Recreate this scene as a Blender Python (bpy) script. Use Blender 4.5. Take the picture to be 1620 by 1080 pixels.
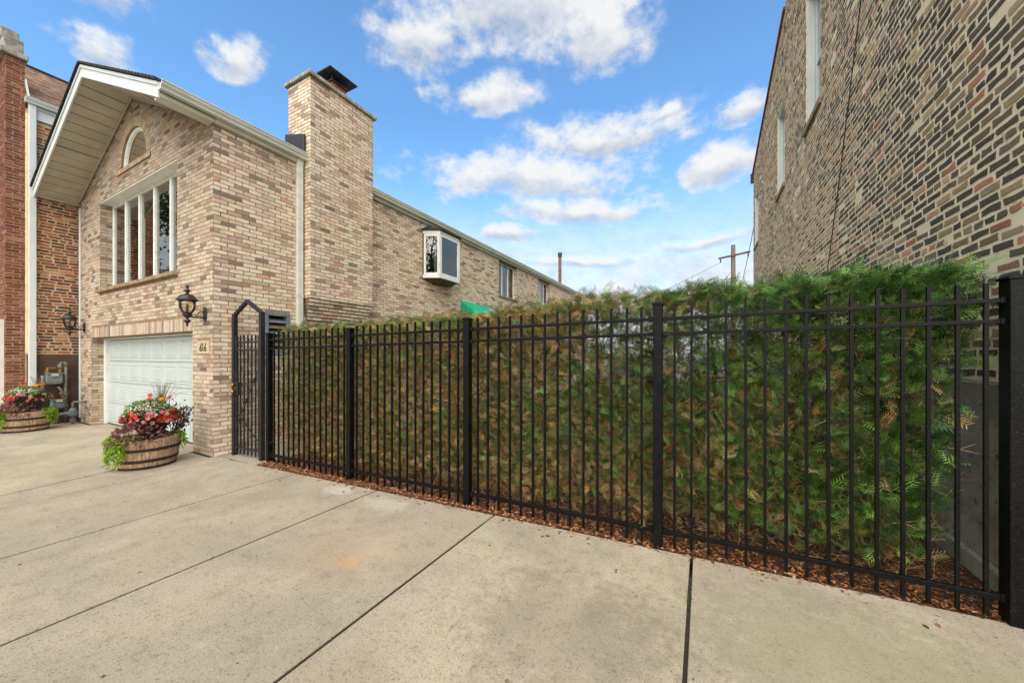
import bpy, math, random
import numpy as np
from mathutils import Vector, Matrix

random.seed(7)
RNG = np.random.default_rng(11)
for o in list(bpy.data.objects):
    bpy.data.objects.remove(o)
SC = bpy.context.scene
COL = SC.collection
PI = math.pi

# ------------------------------------------------------------------ camera
YAW = math.radians(27.916)
cam = bpy.data.cameras.new('camera')
cam.sensor_width = 36.0
cam.lens = 36.0 * 570 / 1620
cam.shift_y = 23.0 / 1620
cam.clip_start = 0.05
cam.clip_end = 5000
camo = bpy.data.objects.new('camera', cam)
COL.objects.link(camo)
camo.location = (0, 0, 1.6)
camo.rotation_euler = (math.radians(90), 0, YAW)
SC.camera = camo
SC.view_settings.view_transform = 'Standard'
SC.view_settings.look = 'None'
SC.view_settings.gamma = 1.0
SC.view_settings.use_curve_mapping = False
SC.view_settings.exposure = 1.87
SC.render.resolution_x = 1024
SC.render.resolution_y = 682

# ------------------------------------------------------------------ sun + sky
SUN_EL = math.radians(45)
SUN_AZ = math.radians(162)      # clockwise from +Y, seen from above (towards +X, -Y)
sd = bpy.data.lights.new('sun', 'SUN')
sd.energy = 1.5
sd.angle = math.radians(90)
sd.color = (1.0, 0.93, 0.82)
so = bpy.data.objects.new('sun', sd)
COL.objects.link(so)
sdir = Vector((math.sin(SUN_AZ) * math.cos(SUN_EL), math.cos(SUN_AZ) * math.cos(SUN_EL), math.sin(SUN_EL)))
so.rotation_euler = sdir.to_track_quat('Z', 'Y').to_euler()
so.location = sdir * 30

world = bpy.data.worlds.new('World')
SC.world = world
world.use_nodes = True
wn = world.node_tree
wn.nodes.clear()


class NT:
    """tiny node-expression helper"""
    def __init__(self, tree):
        self.t = tree

    def n(self, kind, **kw):
        nd = self.t.nodes.new(kind)
        for k, v in kw.items():
            setattr(nd, k, v)
        return nd

    def put(self, sock, v):
        if isinstance(v, bpy.types.NodeSocket):
            self.t.links.new(v, sock)
        elif v is not None:
            sock.default_value = v

    def m(self, op, a, b=None, c=None, clamp=False):
        nd = self.n('ShaderNodeMath', operation=op, use_clamp=clamp)
        for i, v in enumerate((a, b, c)):
            if v is not None:
                self.put(nd.inputs[i], v)
        return nd.outputs[0]

    def mix(self, f, a, b, blend='MIX'):
        nd = self.n('ShaderNodeMix', data_type='RGBA', blend_type=blend)
        self.put(nd.inputs[0], f)
        self.put(nd.inputs[6], a if not isinstance(a, tuple) else (*a[:3], 1))
        self.put(nd.inputs[7], b if not isinstance(b, tuple) else (*b[:3], 1))
        return nd.outputs[2]

    def noise(self, vec, scale, detail=4, rough=0.55, dist=0.0):
        nd = self.n('ShaderNodeTexNoise')
        self.put(nd.inputs['Vector'], vec)
        nd.inputs['Scale'].default_value = scale
        nd.inputs['Detail'].default_value = detail
        nd.inputs['Roughness'].default_value = rough
        nd.inputs['Distortion'].default_value = dist
        return nd.outputs['Fac']

    def ss(self, v, lo, hi, a=0.0, b=1.0):
        nd = self.n('ShaderNodeMapRange', interpolation_type='SMOOTHSTEP')
        self.put(nd.inputs[0], v)
        for i, x in enumerate((lo, hi, a, b)):
            self.put(nd.inputs[i + 1], x)
        return nd.outputs[0]

    def vscale(self, vec, s):
        nd = self.n('ShaderNodeVectorMath', operation='MULTIPLY')
        self.put(nd.inputs[0], vec)
        nd.inputs[1].default_value = s
        return nd.outputs[0]

    def bump(self, h, strength, dist=0.01, normal=None):
        nd = self.n('ShaderNodeBump')
        self.put(nd.inputs['Height'], h)
        nd.inputs['Strength'].default_value = strength
        nd.inputs['Distance'].default_value = dist
        if normal is not None:
            self.put(nd.inputs['Normal'], normal)
        return nd.outputs[0]


W = NT(wn)
sky = W.n('ShaderNodeTexSky', sky_type='NISHITA')
sky.sun_disc = False
sky.sun_elevation = SUN_EL
sky.sun_rotation = SUN_AZ
sky.air_density = 1.0
sky.dust_density = 0.2
sky.ozone_density = 3.0
tc = W.n('ShaderNodeTexCoord')
DIR = tc.outputs['Generated']
sx = W.n('ShaderNodeSeparateXYZ')
W.put(sx.inputs[0], DIR)
dx, dy, dz = sx.outputs
az = W.m('ARCTAN2', dx, dy)
el = W.m('ARCSINE', dz)
nz1 = W.noise(DIR, 7.0, 6, 0.6)
nz2 = W.noise(W.vscale(DIR, (1.0, 1.0, 1.6)), 17.0, 7, 0.62)
nzw = W.noise(DIR, 4.0, 3, 0.5)
azw = W.m('ADD', az, W.m('MULTIPLY', W.m('SUBTRACT', nz1, 0.5), 0.20))
elw = W.m('ADD', el, W.m('MULTIPLY', W.m('SUBTRACT', nzw, 0.5), 0.09))
# clouds of that afternoon: azimuth, elevation, half widths (radians)
CLOUDS = [(-0.44, 0.785, 0.360, 0.125), (-0.75, 0.715, 0.150, 0.095), (-0.25, 0.715, 0.15, 0.08),
          (-0.555, 0.625, 0.150, 0.044), (-0.225, 0.530, 0.230, 0.062), (-0.445, 0.445, 0.330, 0.080),
          (-0.30, 0.372, 0.250, 0.044), (0.045, 0.430, 0.080, 0.055), (0.082, 0.520, 0.046, 0.034),
          (-1.127, 0.577, 0.050, 0.048), (-1.335, 0.505, 0.050, 0.036), (-1.378, 0.590, 0.090, 0.045),
          (-0.487, 0.318, 0.085, 0.026), (0.002, 0.275, 0.120, 0.026), (-0.30, 0.255, 0.22, 0.020), (-0.071, 0.560, 0.05, 0.020),
          (-0.80, 0.30, 0.2, 0.03)]
field = None
hrel = None
for (a, e, w, h) in CLOUDS:
    u = W.m('DIVIDE', W.m('SUBTRACT', azw, a), w)
    v = W.m('DIVIDE', W.m('SUBTRACT', elw, e), h)
    vv = W.m('MAXIMUM', v, W.m('MULTIPLY', v, -1.45))
    q = W.m('SUBTRACT', 1.0, W.m('SQRT', W.m('ADD', W.m('MULTIPLY', u, u), W.m('MULTIPLY', vv, vv))))
    q = W.m('MAXIMUM', q, -1.0)
    hv = W.m('MULTIPLY', W.m('MAXIMUM', q, 0.0), v)
    field = q if field is None else W.m('MAXIMUM', field, q)
    hrel = hv if hrel is None else W.m('ADD', hrel, hv)
# denser bright cloud outside the view, added as fill light for the walls
gen = W.m('MULTIPLY', W.m('SUBTRACT', W.noise(W.vscale(DIR, (1, 1, 1.8)), 2.6, 3, 0.5), 0.37), 5.0)
inview = W.m('MULTIPLY', W.ss(az, -1.9, -1.5), W.ss(az, 0.75, 0.35))
inview = W.m('MULTIPLY', inview, W.ss(el, 1.1, 0.9))
gen = W.m('SUBTRACT', gen, W.m('MULTIPLY', inview, 3.0))
gen = W.m('MINIMUM', gen, 0.9)
gen = W.m('SUBTRACT', gen, W.ss(el, 0.25, 0.1, 0.0, 2.0))
field = W.m('MAXIMUM', field, gen)
puff = W.m('ADD', W.m('MULTIPLY', W.m('SUBTRACT', nz2, 0.5), 2.9), W.m('MULTIPLY', W.m('SUBTRACT', nz1, 0.5), 1.9))
dens = W.m('ADD', W.m('MULTIPLY', field, 1.35), puff)
alpha = W.ss(dens, -0.45, 0.9)
alpha = W.m('MULTIPLY', alpha, W.ss(field, -0.45, 0.05))
alpha = W.m('MULTIPLY', alpha, 0.95)
# grey bases, white tops
shade = W.m('ADD', W.m('MULTIPLY', hrel, 1.3), W.m('MULTIPLY', W.m('SUBTRACT', nz2, 0.5), 0.9))
shade = W.ss(shade, -0.42, 0.22)
ccol = W.mix(shade, (0.44, 0.50, 0.60), (0.82, 0.82, 0.81))
skyc = W.n('ShaderNodeVectorMath', operation='MULTIPLY')
W.put(skyc.inputs[0], sky.outputs[0])
skyc.inputs[1].default_value = (0.80, 1.06, 1.14)     # a clear-air blue
bg1 = W.n('ShaderNodeBackground')
W.put(bg1.inputs[0], skyc.outputs[0])
bg1.inputs[1].default_value = 0.074
bg2 = W.n('ShaderNodeBackground')
W.put(bg2.inputs[0], ccol)
bg2.inputs[1].default_value = 0.315
mx = W.n('ShaderNodeMixShader')
hz = W.ss(el, 0.46, 0.16, 0.0, 0.96)     # thin bright veil of far cloud low in the sky, all round
alpha = W.m('MAXIMUM', alpha, W.m('MULTIPLY', hz, W.ss(nz1, 0.2, 0.6, 0.6, 1.0)))
W.put(mx.inputs[0], alpha)
W.put(mx.inputs[1], bg1.outputs[0])
W.put(mx.inputs[2], bg2.outputs[0])
wo = W.n('ShaderNodeOutputWorld')
W.put(wo.inputs[0], mx.outputs[0])


# ------------------------------------------------------------------ materials
def lin(r, g, b):
    f = lambda c: (c / 255 / 12.92) if c / 255 <= 0.04045 else ((c / 255 + 0.055) / 1.055) ** 2.4
    return (f(r), f(g), f(b))


MATS = {}


def newmat(name):
    m = bpy.data.materials.new(name)
    m.use_nodes = True
    m.node_tree.nodes.clear()
    T = NT(m.node_tree)
    out = T.n('ShaderNodeOutputMaterial')
    bs = T.n('ShaderNodeBsdfPrincipled')
    T.put(out.inputs[0], bs.outputs[0])
    MATS[name] = m
    return m, T, bs, out


def pmat(name, c1, c2=None, scale=8, rough=0.6, bump=0.0, metal=0.0, lo=0.35, hi=0.65, stretch=(1, 1, 1), spec=0.4, bscale=None, c3=None, s3=60, detail=5):
    m, T, bs, out = newmat(name)
    pos = T.n('ShaderNodeNewGeometry').outputs['Position']
    v = T.vscale(pos, stretch)
    n1 = T.noise(v, scale, detail, 0.6)
    c2 = c2 or tuple(x * 0.8 for x in c1)
    col = T.mix(T.ss(n1, lo, hi), c1, c2)
    if c3:
        col = T.mix(T.ss(T.noise(v, s3, 3, 0.6), 0.60, 0.70), col, c3)
    T.put(bs.inputs['Base Color'], col)
    T.put(bs.inputs['Roughness'], T.ss(n1, 0.2, 0.8, rough * 0.88, min(1, rough * 1.1)))
    bs.inputs['Metallic'].default_value = metal
    bs.inputs['Specular IOR Level'].default_value = spec
    if bump:
        T.put(bs.inputs['Normal'], T.bump(T.noise(v, bscale or scale * 6, 4, 0.6), bump, 0.01))
    return m


def brickmat(name, dark, dark_amt, light, bump=0.5, stain=0.35):
    m, T, bs, out = newmat(name)
    pos = T.n('ShaderNodeNewGeometry').outputs['Position']
    at = T.n('ShaderNodeAttribute', attribute_name='col')
    v = T.vscale(pos, (1, 1, 2.2))
    n1 = T.noise(v, 13, 5, 0.65)
    n2 = T.noise(v, 55, 4, 0.6)
    n3 = T.noise(pos, 2.2, 4, 0.6)
    c = T.mix(T.ss(n1, 0.50, 0.72, 0, dark_amt), at.outputs['Color'], dark)
    c = T.mix(T.ss(n2, 0.56, 0.70, 0, dark_amt * 0.75), c, dark)
    c = T.mix(T.ss(n2, 0.42, 0.28, 0, 0.5), c, light)
    c = T.mix(T.ss(n3, 0.45, 0.75, 0.0, 0.2), c, T.mix(0.5, dark, at.outputs['Color']))
    n4 = T.noise(T.vscale(pos, (1, 1, 0.22)), 2.6, 5, 0.65)
    c = T.mix(T.ss(n4, 0.52, 0.75, 0.0, stain), c, dark)
    T.put(bs.inputs['Base Color'], c)
    bs.inputs['Roughness'].default_value = 0.9
    bs.inputs['Specular IOR Level'].default_value = 0.2
    T.put(bs.inputs['Normal'], T.bump(T.m('ADD', n2, T.noise(pos, 190, 3)), bump, 0.006))
    return m


def leafmat(name, trans=0.35, rough=0.55, var=0.25):
    m, T, bs, out = newmat(name)
    at = T.n('ShaderNodeAttribute', attribute_name='col')
    pos = T.n('ShaderNodeNewGeometry').outputs['Position']
    c = T.mix(T.ss(T.noise(pos, 30, 2), 0.3, 0.7, 0, var), at.outputs['Color'], (0.02, 0.03, 0.01))
    T.put(bs.inputs['Base Color'], c)
    bs.inputs['Roughness'].default_value = rough
    bs.inputs['Specular IOR Level'].default_value = 0.3
    tr = T.n('ShaderNodeBsdfTranslucent')
    T.put(tr.inputs[0], c)
    mxs = T.n('ShaderNodeMixShader')
    mxs.inputs[0].default_value = trans
    T.put(mxs.inputs[1], bs.outputs[0])
    T.put(mxs.inputs[2], tr.outputs[0])
    T.put(out.inputs[0], mxs.outputs[0])
    return m


def glassmat(name, tint=(0.85, 0.9, 0.88), refl=1.0, ior=1.55, wav=0.0):
    m, T, bs, out = newmat(name)
    T.t.nodes.remove(bs)
    fr = T.n('ShaderNodeFresnel')
    fr.inputs[0].default_value = ior
    gl = T.n('ShaderNodeBsdfGlossy')
    gl.inputs['Roughness'].default_value = 0.015
    gl.inputs['Color'].default_value = (refl, refl, refl, 1)
    tr = T.n('ShaderNodeBsdfTransparent')
    tr.inputs[0].default_value = (*tint, 1)
    pos = T.n('ShaderNodeNewGeometry').outputs['Position']
    if wav:
        T.put(gl.inputs['Normal'], T.bump(T.noise(pos, 1.3, 2), wav, 0.02))
    mxs = T.n('ShaderNodeMixShader')
    T.put(mxs.inputs[0], T.m('ADD', T.m('MULTIPLY', fr.outputs[0], 1.5), 0.03, clamp=True))
    T.put(mxs.inputs[1], tr.outputs[0])
    T.put(mxs.inputs[2], gl.outputs[0])
    T.put(out.inputs[0], mxs.outputs[0])
    return m


brickmat('house_brick', lin(122, 102, 84), 0.55, lin(238, 224, 196), 0.3, 0.18)
brickmat('common_brick', lin(78, 70, 64), 0.45, lin(218, 200, 168), 0.5, 0.15)
brickmat('red_brick', lin(58, 34, 28), 0.7, lin(196, 150, 118), 0.7)
pmat('house_mortar', lin(150, 126, 98), lin(128, 106, 82), 9, 0.95, 0.4, bscale=90)
pmat('common_mortar', lin(240, 224, 186), lin(230, 212, 174), 5, 0.95, 0.4, bscale=70, c3=lin(210, 186, 154), s3=9)
pmat('neighbour_mortar', lin(206, 184, 148), lin(176, 152, 120), 6, 0.95, 0.5, bscale=70)
pmat('red_mortar', lin(184, 150, 122), lin(166, 130, 104), 6, 0.95, 0.4, bscale=70)
pmat('white_metal', lin(216, 220, 216), lin(208, 213, 209), 4, 0.45, 0.02, spec=0.4)
pmat('gutter_metal', lin(212, 213, 200), lin(200, 201, 187), 2.5, 0.45, 0.02, stretch=(1, 1, 3), spec=0.4)
pmat('white_door', lin(184, 192, 188), lin(180, 188, 184), 2, 0.5, 0.04, spec=0.35)
pmat('white_frame', lin(234, 234, 226), lin(222, 222, 213), 6, 0.5, 0.02, c3=lin(196, 194, 180), s3=18)
pmat('soffit', lin(192, 186, 168), lin(178, 172, 154), 2, 0.6, 0.03)
pmat('stone', lin(190, 176, 150), lin(150, 136, 112), 7, 0.9, 0.3, c3=lin(110, 98, 80), s3=30)
pmat('limestone', lin(176, 172, 158), lin(130, 126, 112), 5, 0.9, 0.35, c3=lin(92, 90, 82), s3=22)
pmat('sill_stone', lin(164, 142, 112), lin(132, 112, 88), 9, 0.9, 0.2)
pmat('shingle_dark', lin(58, 56, 56), lin(40, 38, 38), 20, 0.95, 0.6, c3=lin(90, 88, 84), s3=200)
pmat('shingle_tan', lin(158, 128, 104), lin(120, 92, 74), 6, 0.95, 0.5, c3=lin(86, 66, 54), s3=60)
pmat('flashing', lin(28, 29, 32), lin(40, 41, 44), 14, 0.5, 0.6, bscale=22, spec=0.5)
pmat('black_metal', lin(8, 8, 8), lin(14, 13, 13), 12, 0.42, 0.2, spec=0.16, c3=lin(44, 37, 32), s3=90)
pmat('gate_metal', lin(30, 29, 31), lin(42, 40, 42), 10, 0.5, 0.12, spec=0.3)
pmat('brass', lin(190, 150, 70), lin(150, 112, 46), 30, 0.3, 0.0, metal=0.9)
pmat('bronze_black', lin(20, 18, 17), lin(34, 29, 26), 30, 0.42, 0.25, spec=0.6)
pmat('clay', lin(150, 84, 58), lin(120, 66, 48), 14, 0.85, 0.3)
pmat('hood_metal', lin(70, 72, 74), lin(50, 50, 52), 9, 0.45, 0.1, metal=0.4)
pmat('rust_metal', lin(118, 104, 92), lin(132, 70, 46), 3, 0.6, 0.2, metal=0.2)
pmat('brown_paint', lin(94, 72, 62), lin(80, 60, 52), 3, 0.75, 0.25, bscale=24)
pmat('meter_grey', lin(120, 132, 132), lin(92, 104, 104), 10, 0.5, 0.15, c3=lin(70, 70, 66), s3=40)
pmat('pipe_grey', lin(128, 124, 112), lin(98, 92, 82), 14, 0.55, 0.2, metal=0.2, c3=lin(120, 80, 50), s3=30)
pmat('meter_label', lin(206, 206, 200), lin(180, 180, 176), 20, 0.5)
pmat('stave_wood', lin(184, 154, 120), lin(142, 114, 86), 9, 0.85, 0.5, stretch=(6, 6, 0.8), bscale=14, c3=lin(66, 48, 36), s3=12)
pmat('hoop_iron', lin(34, 31, 31), lin(52, 44, 40), 20, 0.6, 0.3, metal=0.2)
pmat('soil', lin(54, 40, 30), lin(36, 27, 20), 30, 1.0, 0.8, c3=lin(90, 66, 46), s3=80)
pmat('pot_dark', lin(60, 40, 32), lin(44, 30, 25), 12, 0.6, 0.2)
pmat('awning_green', lin(0, 176, 132), lin(0, 158, 118), 3, 0.8, 0.1)
pmat('pole_wood', lin(128, 120, 102), lin(100, 92, 78), 4, 0.9, 0.3, stretch=(4, 4, 0.6))
pmat('arm_wood', lin(116, 78, 66), lin(90, 60, 50), 6, 0.9, 0.2)
pmat('cable_black', lin(34, 34, 36), lin(44, 44, 46), 6, 0.6)
pmat('interior', lin(70, 66, 60), lin(56, 52, 48), 2, 0.9)
pmat('curtain', lin(214, 210, 200), lin(190, 186, 176), 5, 0.9, stretch=(20, 20, 0.5))
pmat('bark', lin(104, 80, 58), lin(66, 50, 37), 18, 0.95, 0.6, stretch=(3, 3, 0.6), bscale=40)
pmat('foundation', lin(160, 150, 130), lin(128, 118, 100), 3, 0.95, 0.5, bscale=30, c3=lin(84, 78, 68), s3=14)
pmat('louvre_metal', lin(122, 130, 138), lin(104, 110, 118), 8, 0.5, 0.05)
pmat('louvre_slat', lin(146, 116, 98), lin(120, 92, 76), 8, 0.6, 0.1)
pmat('caulk', lin(222, 214, 196), lin(202, 190, 168), 12, 0.9)
pmat('asphalt', lin(104, 100, 92), lin(86, 83, 77), 5, 0.95, 0.4, bscale=80)
pmat('lawn_soil', lin(64, 84, 34), lin(44, 62, 26), 6, 1.0, 0.6)
pmat('mulch', lin(96, 62, 38), lin(56, 36, 25), 26, 1.0, 0.9, c3=lin(146, 90, 48), s3=70)
pmat('joint_dirt', lin(34, 29, 22), lin(50, 43, 32), 12, 1.0, 0.5)
pmat('tile_stone', lin(196, 176, 140), lin(180, 160, 124), 18, 0.85, 0.15)
pmat('digit_black', lin(24, 22, 22), lin(32, 30, 30), 20, 0.5)
pmat('wood_trim', lin(92, 86, 74), lin(72, 66, 56), 6, 0.8, 0.3)
leafmat('cedar_leaf', 0.04, 0.45, 0.2)
leafmat('plant_leaf', 0.35, 0.5, 0.2)
leafmat('petal', 0.25, 0.6, 0.05)
leafmat('litter', 0.1, 0.9, 0.3)
glassmat('window_glass', (0.80, 0.84, 0.82), 0.95, 1.6, 0.0)
glassmat('lantern_glass', (0.86, 0.80, 0.66), 0.8, 1.45, 0.6)


def concrete():
    m, T, bs, out = newmat('concrete')
    pos = T.n('ShaderNodeNewGeometry').outputs['Position']
    oi = T.n('ShaderNodeObjectInfo').outputs['Random']
    big = T.noise(pos, 0.9, 5, 0.6, 0.6)
    mid = T.noise(pos, 6, 6, 0.65)
    fine = T.noise(pos, 85, 4, 0.75)
    fine2 = T.noise(pos, 240, 2, 0.7)
    c = T.mix(T.ss(big, 0.34, 0.66), lin(180, 167, 144), lin(155, 144, 124))
    c = T.mix(T.ss(oi, 0.1, 0.9, 0, 0.55), c, lin(152, 143, 126))
    c = T.mix(T.ss(mid, 0.48, 0.74, 0, 0.38), c, lin(118, 111, 95))
    c = T.mix(T.ss(mid, 0.42, 0.24, 0, 0.3), c, lin(192, 184, 164))
    c = T.mix(T.ss(fine, 0.51, 0.66, 0, 0.6), c, lin(100, 92, 78))
    c = T.mix(T.ss(fine2, 0.53, 0.68, 0, 0.5), c, lin(92, 85, 72))
    c = T.mix(T.ss(fine2, 0.44, 0.30, 0, 0.5), c, lin(214, 204, 184))
    st = T.noise(T.vscale(pos, (3.0, 0.55, 1.0)), 5, 5, 0.7)
    c = T.mix(T.ss(st, 0.52, 0.74, 0, 0.25), c, lin(128, 121, 106))
    f0 = T.noise(pos, 34, 5, 0.75)
    c = T.mix(T.m('MULTIPLY', T.ss(f0, 0.52, 0.66), T.ss(mid, 0.35, 0.6, 0.25, 0.75)), c, lin(104, 97, 84))
    agg = T.n('ShaderNodeTexVoronoi', feature='F1')
    T.put(agg.inputs['Vector'], pos)
    agg.inputs['Scale'].default_value = 70.0
    c = T.mix(T.m('MULTIPLY', T.ss(agg.outputs['Distance'], 0.30, 0.18), T.ss(T.noise(pos, 40, 2), 0.5, 0.62)), c, lin(96, 88, 76))
    # small dark gum spots
    vo = T.n('ShaderNodeTexVoronoi', feature='F1')
    T.put(vo.inputs['Vector'], pos)
    vo.inputs['Scale'].default_value = 5.0
    sp = T.ss(vo.outputs['Distance'], 0.075, 0.045)
    sp = T.m('MULTIPLY', sp, T.ss(T.noise(pos, 2.0, 2), 0.54, 0.60))
    c = T.mix(T.m('MULTIPLY', sp, 0.7), c, lin(70, 65, 57))
    # moss-grey weathering of the slab by the fence's far end, a rust bloom and two pale scuffs
    def spot(x, y, rx, ry, k=1.0):
        s = T.n('ShaderNodeSeparateXYZ')
        T.put(s.inputs[0], pos)
        a = T.m('DIVIDE', T.m('SUBTRACT', s.outputs[0], x), rx)
        b = T.m('DIVIDE', T.m('SUBTRACT', s.outputs[1], y), ry)
        r = T.m('SQRT', T.m('ADD', T.m('MULTIPLY', a, a), T.m('MULTIPLY', b, b)))
        r = T.m('ADD', r, T.m('MULTIPLY', T.m('SUBTRACT', T.noise(pos, 11, 6, 0.7), 0.5), 2.2))
        return T.ss(r, 1.0, 0.35, 0.0, k)
    c = T.mix(spot(0.9, 2.4, 1.5, 1.0, 0.55), c, lin(134, 130, 104))
    c = T.mix(spot(-0.75, 2.0, 0.8, 0.75, 0.34), c, lin(110, 104, 90))
    c = T.mix(spot(-2.42, 1.89, 0.16, 0.16, 0.26), c, lin(196, 142, 70))
    c = T.mix(spot(-2.6, 2.0, 0.6, 0.5, 0.14), c, lin(196, 160, 110))
    c = T.mix(spot(-3.03, 2.80, 0.40, 0.20, 0.16), c, lin(226, 224, 218))
    c = T.mix(spot(-3.85, 2.82, 0.30, 0.15, 0.20), c, lin(230, 228, 224))
    T.put(bs.inputs['Base Color'], c)
    bs.inputs['Roughness'].default_value = 0.9
    bs.inputs['Specular IOR Level'].default_value = 0.25
    T.put(bs.inputs['Normal'], T.bump(T.m('ADD', T.m('MULTIPLY', mid, 0.8), fine), 0.55, 0.006))
    return m


concrete()

# ------------------------------------------------------------------ mesh helpers
OFF = {}


class MB:
    def __init__(s):
        s.v = []
        s.f = []

    def add(s, verts, faces):
        b = len(s.v)
        s.v.extend([tuple(p) for p in verts])
        s.f.extend([tuple(i + b for i in f) for f in faces])
        return s

    def box(s, x0, x1, y0, y1, z0, z1):
        return s.hexa([(x0, y0, z0), (x1, y0, z0), (x1, y1, z0), (x0, y1, z0), (x0, y0, z1), (x1, y0, z1), (x1, y1, z1), (x0, y1, z1)])

    def hexa(s, p):
        return s.add(p, [(0, 3, 2, 1), (4, 5, 6, 7), (0, 1, 5, 4), (1, 2, 6, 5), (2, 3, 7, 6), (3, 0, 4, 7)])

    def bar(s, p, q, w, h, up=(0, 0, 1)):
        p, q = Vector(p), Vector(q)
        d = (q - p).normalized()
        u = Vector(up)
        if abs(d.dot(u)) > 0.98:
            u = Vector((0, 1, 0))
        r = d.cross(u).normalized() * (w / 2)
        t = r.cross(d).normalized() * (h / 2)
        return s.hexa([p - r - t, p + r - t, q + r - t, q - r - t, p - r + t, p + r + t, q + r + t, q - r + t])

    def tube(s, pts, rad, n=8, cap=True):
        pts = [Vector(p) for p in pts]
        if not hasattr(rad, '__len__'):
            rad = [rad] * len(pts)
        rings = []
        ref = Vector((0.31, 0.17, 0.93))
        V = []
        for i, p in enumerate(pts):
            d = (pts[min(i + 1, len(pts) - 1)] - pts[max(i - 1, 0)])
            d = d.normalized() if d.length > 1e-9 else Vector((0, 0, 1))
            a = d.cross(ref)
            if a.length < 1e-3:
                a = d.cross(Vector((1, 0, 0)))
            a.normalize()
            b = d.cross(a)
            for k in range(n):
                t = 2 * PI * k / n
                V.append(p + (a * math.cos(t) + b * math.sin(t)) * rad[i])
        F = []
        for i in range(len(pts) - 1):
            for k in range(n):
                F.append((i * n + k, i * n + (k + 1) % n, (i + 1) * n + (k + 1) % n, (i + 1) * n + k))
        if cap:
            F.append(tuple(range(n))[::-1])
            F.append(tuple((len(pts) - 1) * n + k for k in range(n)))
        return s.add(V, F)

    def lathe(s, prof, c, n=16, sq=False, rot=0.0):
        V = []
        F = []
        for (r, z) in prof:
            for k in range(n):
                t = 2 * PI * k / n + rot
                V.append((c[0] + r * math.cos(t), c[1] + r * math.sin(t), c[2] + z))
        for i in range(len(prof) - 1):
            for k in range(n):
                F.append((i * n + k, i * n + (k + 1) % n, (i + 1) * n + (k + 1) % n, (i + 1) * n + k))
        F.append(tuple(range(n))[::-1])
        F.append(tuple((len(prof) - 1) * n + k for k in range(n)))
        return s.add(V, F)

    def prism(s, poly, d):
        """poly: list of 3D points (planar), extruded by vector d"""
        d = Vector(d)
        n = len(poly)
        V = [Vector(p) for p in poly] + [Vector(p) + d for p in poly]
        F = [tuple(range(n))[::-1], tuple(range(n, 2 * n))]
        for k in range(n):
            F.append((k, (k + 1) % n, n + (k + 1) % n, n + k))
        return s.add(V, F)

    def build(s, name, mat, parent=None, smooth=False, bevel=0.0, kind=None, seg=2):
        me = bpy.data.meshes.new(name)
        off = Vector(OFF.get(parent.name, (0, 0, 0))) if parent else Vector((0, 0, 0))
        me.from_pydata([Vector(p) - off for p in s.v], [], s.f)
        return link(name, me, mat, parent, smooth, bevel, kind, seg)


def link(name, me, mat, parent=None, smooth=False, bevel=0.0, kind=None, seg=2):
    o = bpy.data.objects.new(name, me)
    COL.objects.link(o)
    me.materials.append(MATS[mat] if isinstance(mat, str) else mat)
    if smooth:
        me.polygons.foreach_set('use_smooth', [True] * len(me.polygons))
    if parent:
        o.parent = parent
        OFF[o.name] = OFF.get(parent.name, (0, 0, 0))
    if bevel:
        b = o.modifiers.new('bevel', 'BEVEL')
        b.width = bevel
        b.segments = seg
        b.limit_method = 'ANGLE'
        b.angle_limit = math.radians(40)
    if kind:
        o['kind'] = kind
    me.update()
    return o


def npmesh(name, V, F, mat, parent=None, colr=None, kind=None, smooth=False):
    """V (n,3) array, F (m,k) index array (uniform k), colr (n,3)"""
    V = np.asarray(V, dtype=np.float32)
    if parent:
        V = V - np.asarray(OFF.get(parent.name, (0, 0, 0)), dtype=np.float32)
    F = np.asarray(F, dtype=np.int32)
    k = F.shape[1]
    me = bpy.data.meshes.new(name)
    me.vertices.add(len(V))
    me.vertices.foreach_set('co', V.ravel())
    me.loops.add(F.size)
    me.loops.foreach_set('vertex_index', F.ravel())
    me.polygons.add(len(F))
    me.polygons.foreach_set('loop_start', np.arange(0, F.size, k, dtype=np.int32))
    me.polygons.foreach_set('loop_total', np.full(len(F), k, dtype=np.int32))
    if colr is not None:
        a = me.attributes.new('col', 'FLOAT_COLOR', 'POINT')
        c = np.ones((len(V), 4), dtype=np.float32)
        c[:, :3] = colr
        a.data.foreach_set('color', c.ravel())
    me.update(calc_edges=True)
    me.validate()
    if not smooth:
        me.shade_flat()
    return link(name, me, mat, parent, smooth, kind=kind)


def thing(name, label, cat, loc=(0, 0, 0), group=None):
    o = bpy.data.objects.new(name, None)
    COL.objects.link(o)
    o.empty_display_size = 0.2
    o.location = loc
    o['label'] = label
    o['category'] = cat
    if group:
        o['group'] = group
    OFF[o.name] = tuple(loc)
    return o


def tag(o, label, cat, group=None):
    o['label'] = label
    o['category'] = cat
    if group:
        o['group'] = group
    return o


def struct(name):
    o = bpy.data.objects.new(name, None)
    COL.objects.link(o)
    o['kind'] = 'structure'
    OFF[o.name] = (0, 0, 0)
    return o


# ------------------------------------------------------------------ bricks
CF = np.array([-math.sin(YAW), math.cos(YAW), 0.0])
CR = np.array([math.cos(YAW), math.sin(YAW), 0.0])


def seen_size(c4):
    """apparent size of a brick from where the picture is taken (only used to choose the 300 largest)"""
    p = np.asarray(c4, dtype=float) - np.array([0, 0, 1.6])
    d = p @ CF
    if d.min() < 0.2:
        return 0.0
    x = p @ CR / d * 570 + 810
    y = 563 - p[:, 2] / d * 570
    if x.min() < 0 or x.max() > 1620 or y.min() < 0 or y.max() > 1080:
        return 0.0
    return 0.5 * abs(sum(x[i] * y[(i + 1) % 4] - x[(i + 1) % 4] * y[i] for i in range(4)))


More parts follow.
